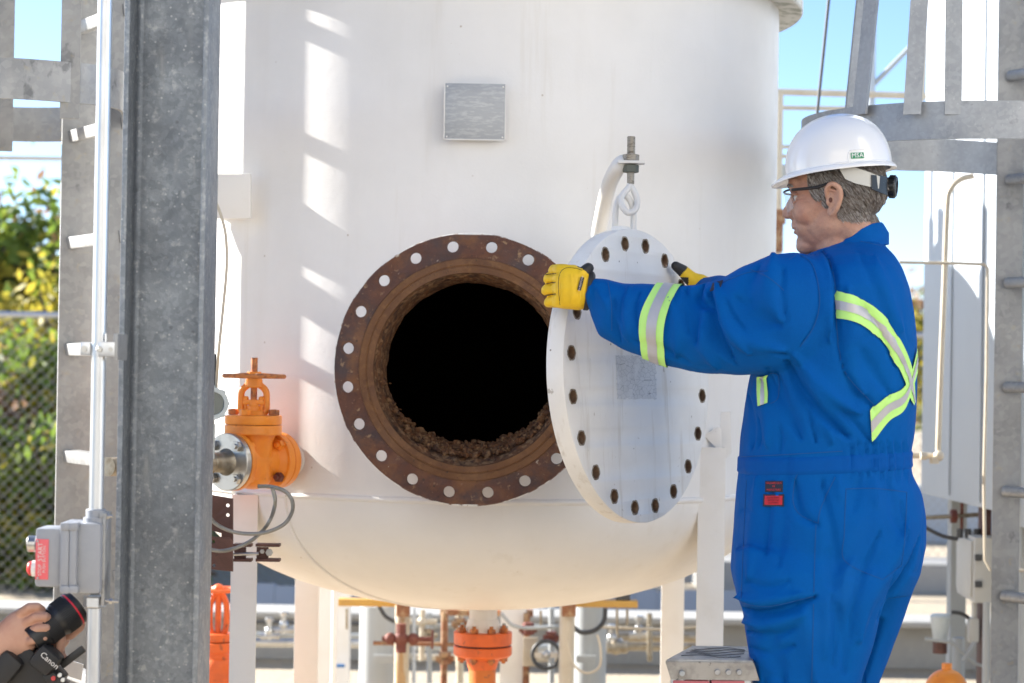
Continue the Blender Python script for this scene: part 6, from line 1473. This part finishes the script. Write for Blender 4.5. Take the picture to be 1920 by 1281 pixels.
# left hand cradling the lens from below
pr = [('l', [ell_ring(H(x, y, d), V((-.6, 0, .8)), V((0, 1, 0)), h / PXm(DP), dep, 20, 2.3) for x, y, h, dep, d in ((60, 1240, 18, .03, .10), (92, 1212, 20, .03, .09), (110, 1200, 20, .026, .08), (122, 1192, 15, .02, .07))]),
 ('c', [H(108, 1195, .055), H(132, 1190, .05), H(150, 1176, .045), H(154, 1168, .045)], [.0115, .0108, .0095, .008]), ('c', [H(100, 1190, .03), H(114, 1196, .02), H(112, 1218, .02)], [.013, .011, .009]), ('c', [H(112, 1205, .05), H(114, 1225, .04), H(122, 1240, .03)], [.010, .009, .008]), ('c', [H(60, 1240, .10), H(-60, 1330, .10)], [.026, .038])]
obj('left_hand', mesh_parts(pr, .0024, 4), m_skin2, ph)
bm = NB()
body = [(0, 0.02, .0), ]
bx = P(-300, 900, DP).x; by = DP + .06
secs = [(.05, .13, .10), (.5, .17, .13), (.78, .19, .15), (1.0, .18, .13), (1.18, .21, .12), (1.28, .19, .10), (1.33, .08, .07)]
rings(bm, [ell_ring(V((bx, by, z)), V((0, 1, 0)), V((1, 0, 0)), a, b, 28) for z, a, b in secs])
for s in (-1, 1): capsule(bm, (bx + .02, by + s * .19, 1.25), (bx + .06, by + s * .22, .98), .055, .045); 
capsule(bm, (bx + .06, by - .22, .98), H(-128, 1262), .045, .034); capsule(bm, (bx + .06, by + .22, .98), H(-58, 1330, .10), .045, .038)
obj('clothing', remesh(bm, .008, 6), m_shirt, ph)
bm = NB(); hx_, hz_ = bx + .05, 1.46; sphere(bm, (hx_, by, hz_ + .03), (.095, .078, .105), n=24); sphere(bm, (hx_ + .03, by, hz_ - .05), (.06, .055, .065), n=20); sphere(bm, (hx_ + .095, by, hz_ - .01), (.018, .014, .022), n=12); capsule(bm, (bx, by, 1.3), (hx_ - .01, by, hz_), .055, .05)
for s in (-1, 1): sphere(bm, (hx_ - .005, by + s * .078, hz_), (.016, .008, .028), n=12)
obj('head', remesh(bm, .004, 5), m_skin2, ph)
bm = NB(); sphere(bm, (hx_ - .012, by, hz_ + .055), (.102, .086, .098), n=24); obj('hair', bm, m_hairbase, ph)
# the camera
cmr = thing('photo_camera', 'black digital camera with big lens held by the photographer', 'camera', H(60, 1290))
la = H(66, 1196, -.005); lb = H(140, 1140, .035); ld = (lb - la).normalized()
bm = NB(); lathe(bm, la, ld, [(.028, -.01), (.031, 0), (.031, .020), (.033, .022), (.033, .052), (.035, .056), (.0365, .060), (.0365, .090), (.037, .094), (.037, .106), (.034, .108), (.032, .104)], n=40)
lens = obj('lens', bm, m_black, cmr)
bm = NB(); lathe(bm, la, ld, [(.0373, .0915), (.0376, .0935), (.0373, .0955)], n=40, caps=False); obj('red_ring', bm, mat('red_ring', (.6, .02, .04), .4), lens)
bm = NB()
for s0, s1, rr0 in ((.024, .050, .0333), (.062, .088, .0368)):
    for k in range(60):
        a = 2 * PI * k / 60; fr = frame(ld); cyl(bm, la + ld * s0 + fr @ V((rr0 * math.cos(a), rr0 * math.sin(a), 0)), la + ld * s1 + fr @ V((rr0 * math.cos(a), rr0 * math.sin(a), 0)), .0009, n=4)
obj('grip_ribs', bm, m_blackrub, lens)['kind'] = 'stuff'
bm = NB(); cbx = M.Rotation(R(40), 3, 'Y')
box(bm, H(50, 1252, .02), (.15, .07, .085), rot=cbx, bev=.012); box(bm, H(88, 1236, -.01), (.052, .062, .050), rot=cbx, bev=.014); box(bm, H(5, 1262, .0), (.05, .08, .10), rot=cbx, bev=.014); obj('camera_body', bm, m_blackrub, cmr)
cr_ = (P(108, 1248, DP) - P(82, 1226, DP)).normalized(); 
bm = NB(); text(bm, 'Canon', .0165, mtx(H(93, 1239, -.046), cr_, V((.6, 0, .7))), ext=.0004); obj('lettering', bm, m_white, cmr)
for i, (x, y, m_) in enumerate(((100, 1272, m_red), (112, 1266, m_steel), (118, 1275, m_steel))): bm = NB(); cyl(bm, H(x, y, -.02), H(x, y, -.032), .005, n=14, bev=.001); obj('button', bm, m_, cmr)
bm = NB(); box(bm, H(136, 1232, .01), (.058, .012, .016), rot=M.Rotation(R(-38), 3, 'Y'), bev=.003); obj('side_screen', bm, m_black, cmr)
bm = NB(); box(bm, H(106, 1275, .0), (.05, .04, .025), rot=cbx, bev=.006); obj('hot_shoe', bm, m_black, cmr)
bm = NB(); q = [P(116, 1234, 4.6), P(156, 1246, 4.6), P(152, 1276, 4.6), P(110, 1262, 4.6)]; c = sum(q, V()) / 4; rings(bm, [q, [p + V((0, .004, 0)) for p in q]]); o = obj('paper_sheet', bm, m_white, origin=c); tag(o, 'white printed sheet behind the camera beside the conduit', 'paper')

# ------------------------------------------------------------------ repeats share a group
GROUPS = {'caged_ladder': 'caged galvanised ladders', 'pressure_vessel': 'white vessels of the plant', 'chain_link_fence': 'chain link fence runs', 'bushy_tree': 'trees beyond the fence', 'shrub': 'shrubs behind the left fence',
 'standpipe': 'standpipes under the vessel', 'steel_post': 'round grey posts under the vessel', 'level_pipe': 'level pipes along the wall', 'pipe_fitting': 'bright fittings on the level pipes', 'hanger_rod': 'thin rods below the vessel', 'hose': 'hoses and cables under the vessel',
 'small_bracket': 'small brackets on the round posts', 'rusty_coupling': 'rusty couplings on the standpipes', 'steel_beam': 'beam ends under the vessel', 'platform_post': 'platform posts against the sky', 'beige_conduit': 'beige conduits on the pale tank', 'conduit_stub': 'stub pipes rising from the ground', 'person': 'people'}
for o in list(bpy.data.objects):
    if o.parent is None:
        st_ = o.name.split('.')[0]
        if st_ in GROUPS and 'group' not in o.keys(): o['group'] = GROUPS[st_]
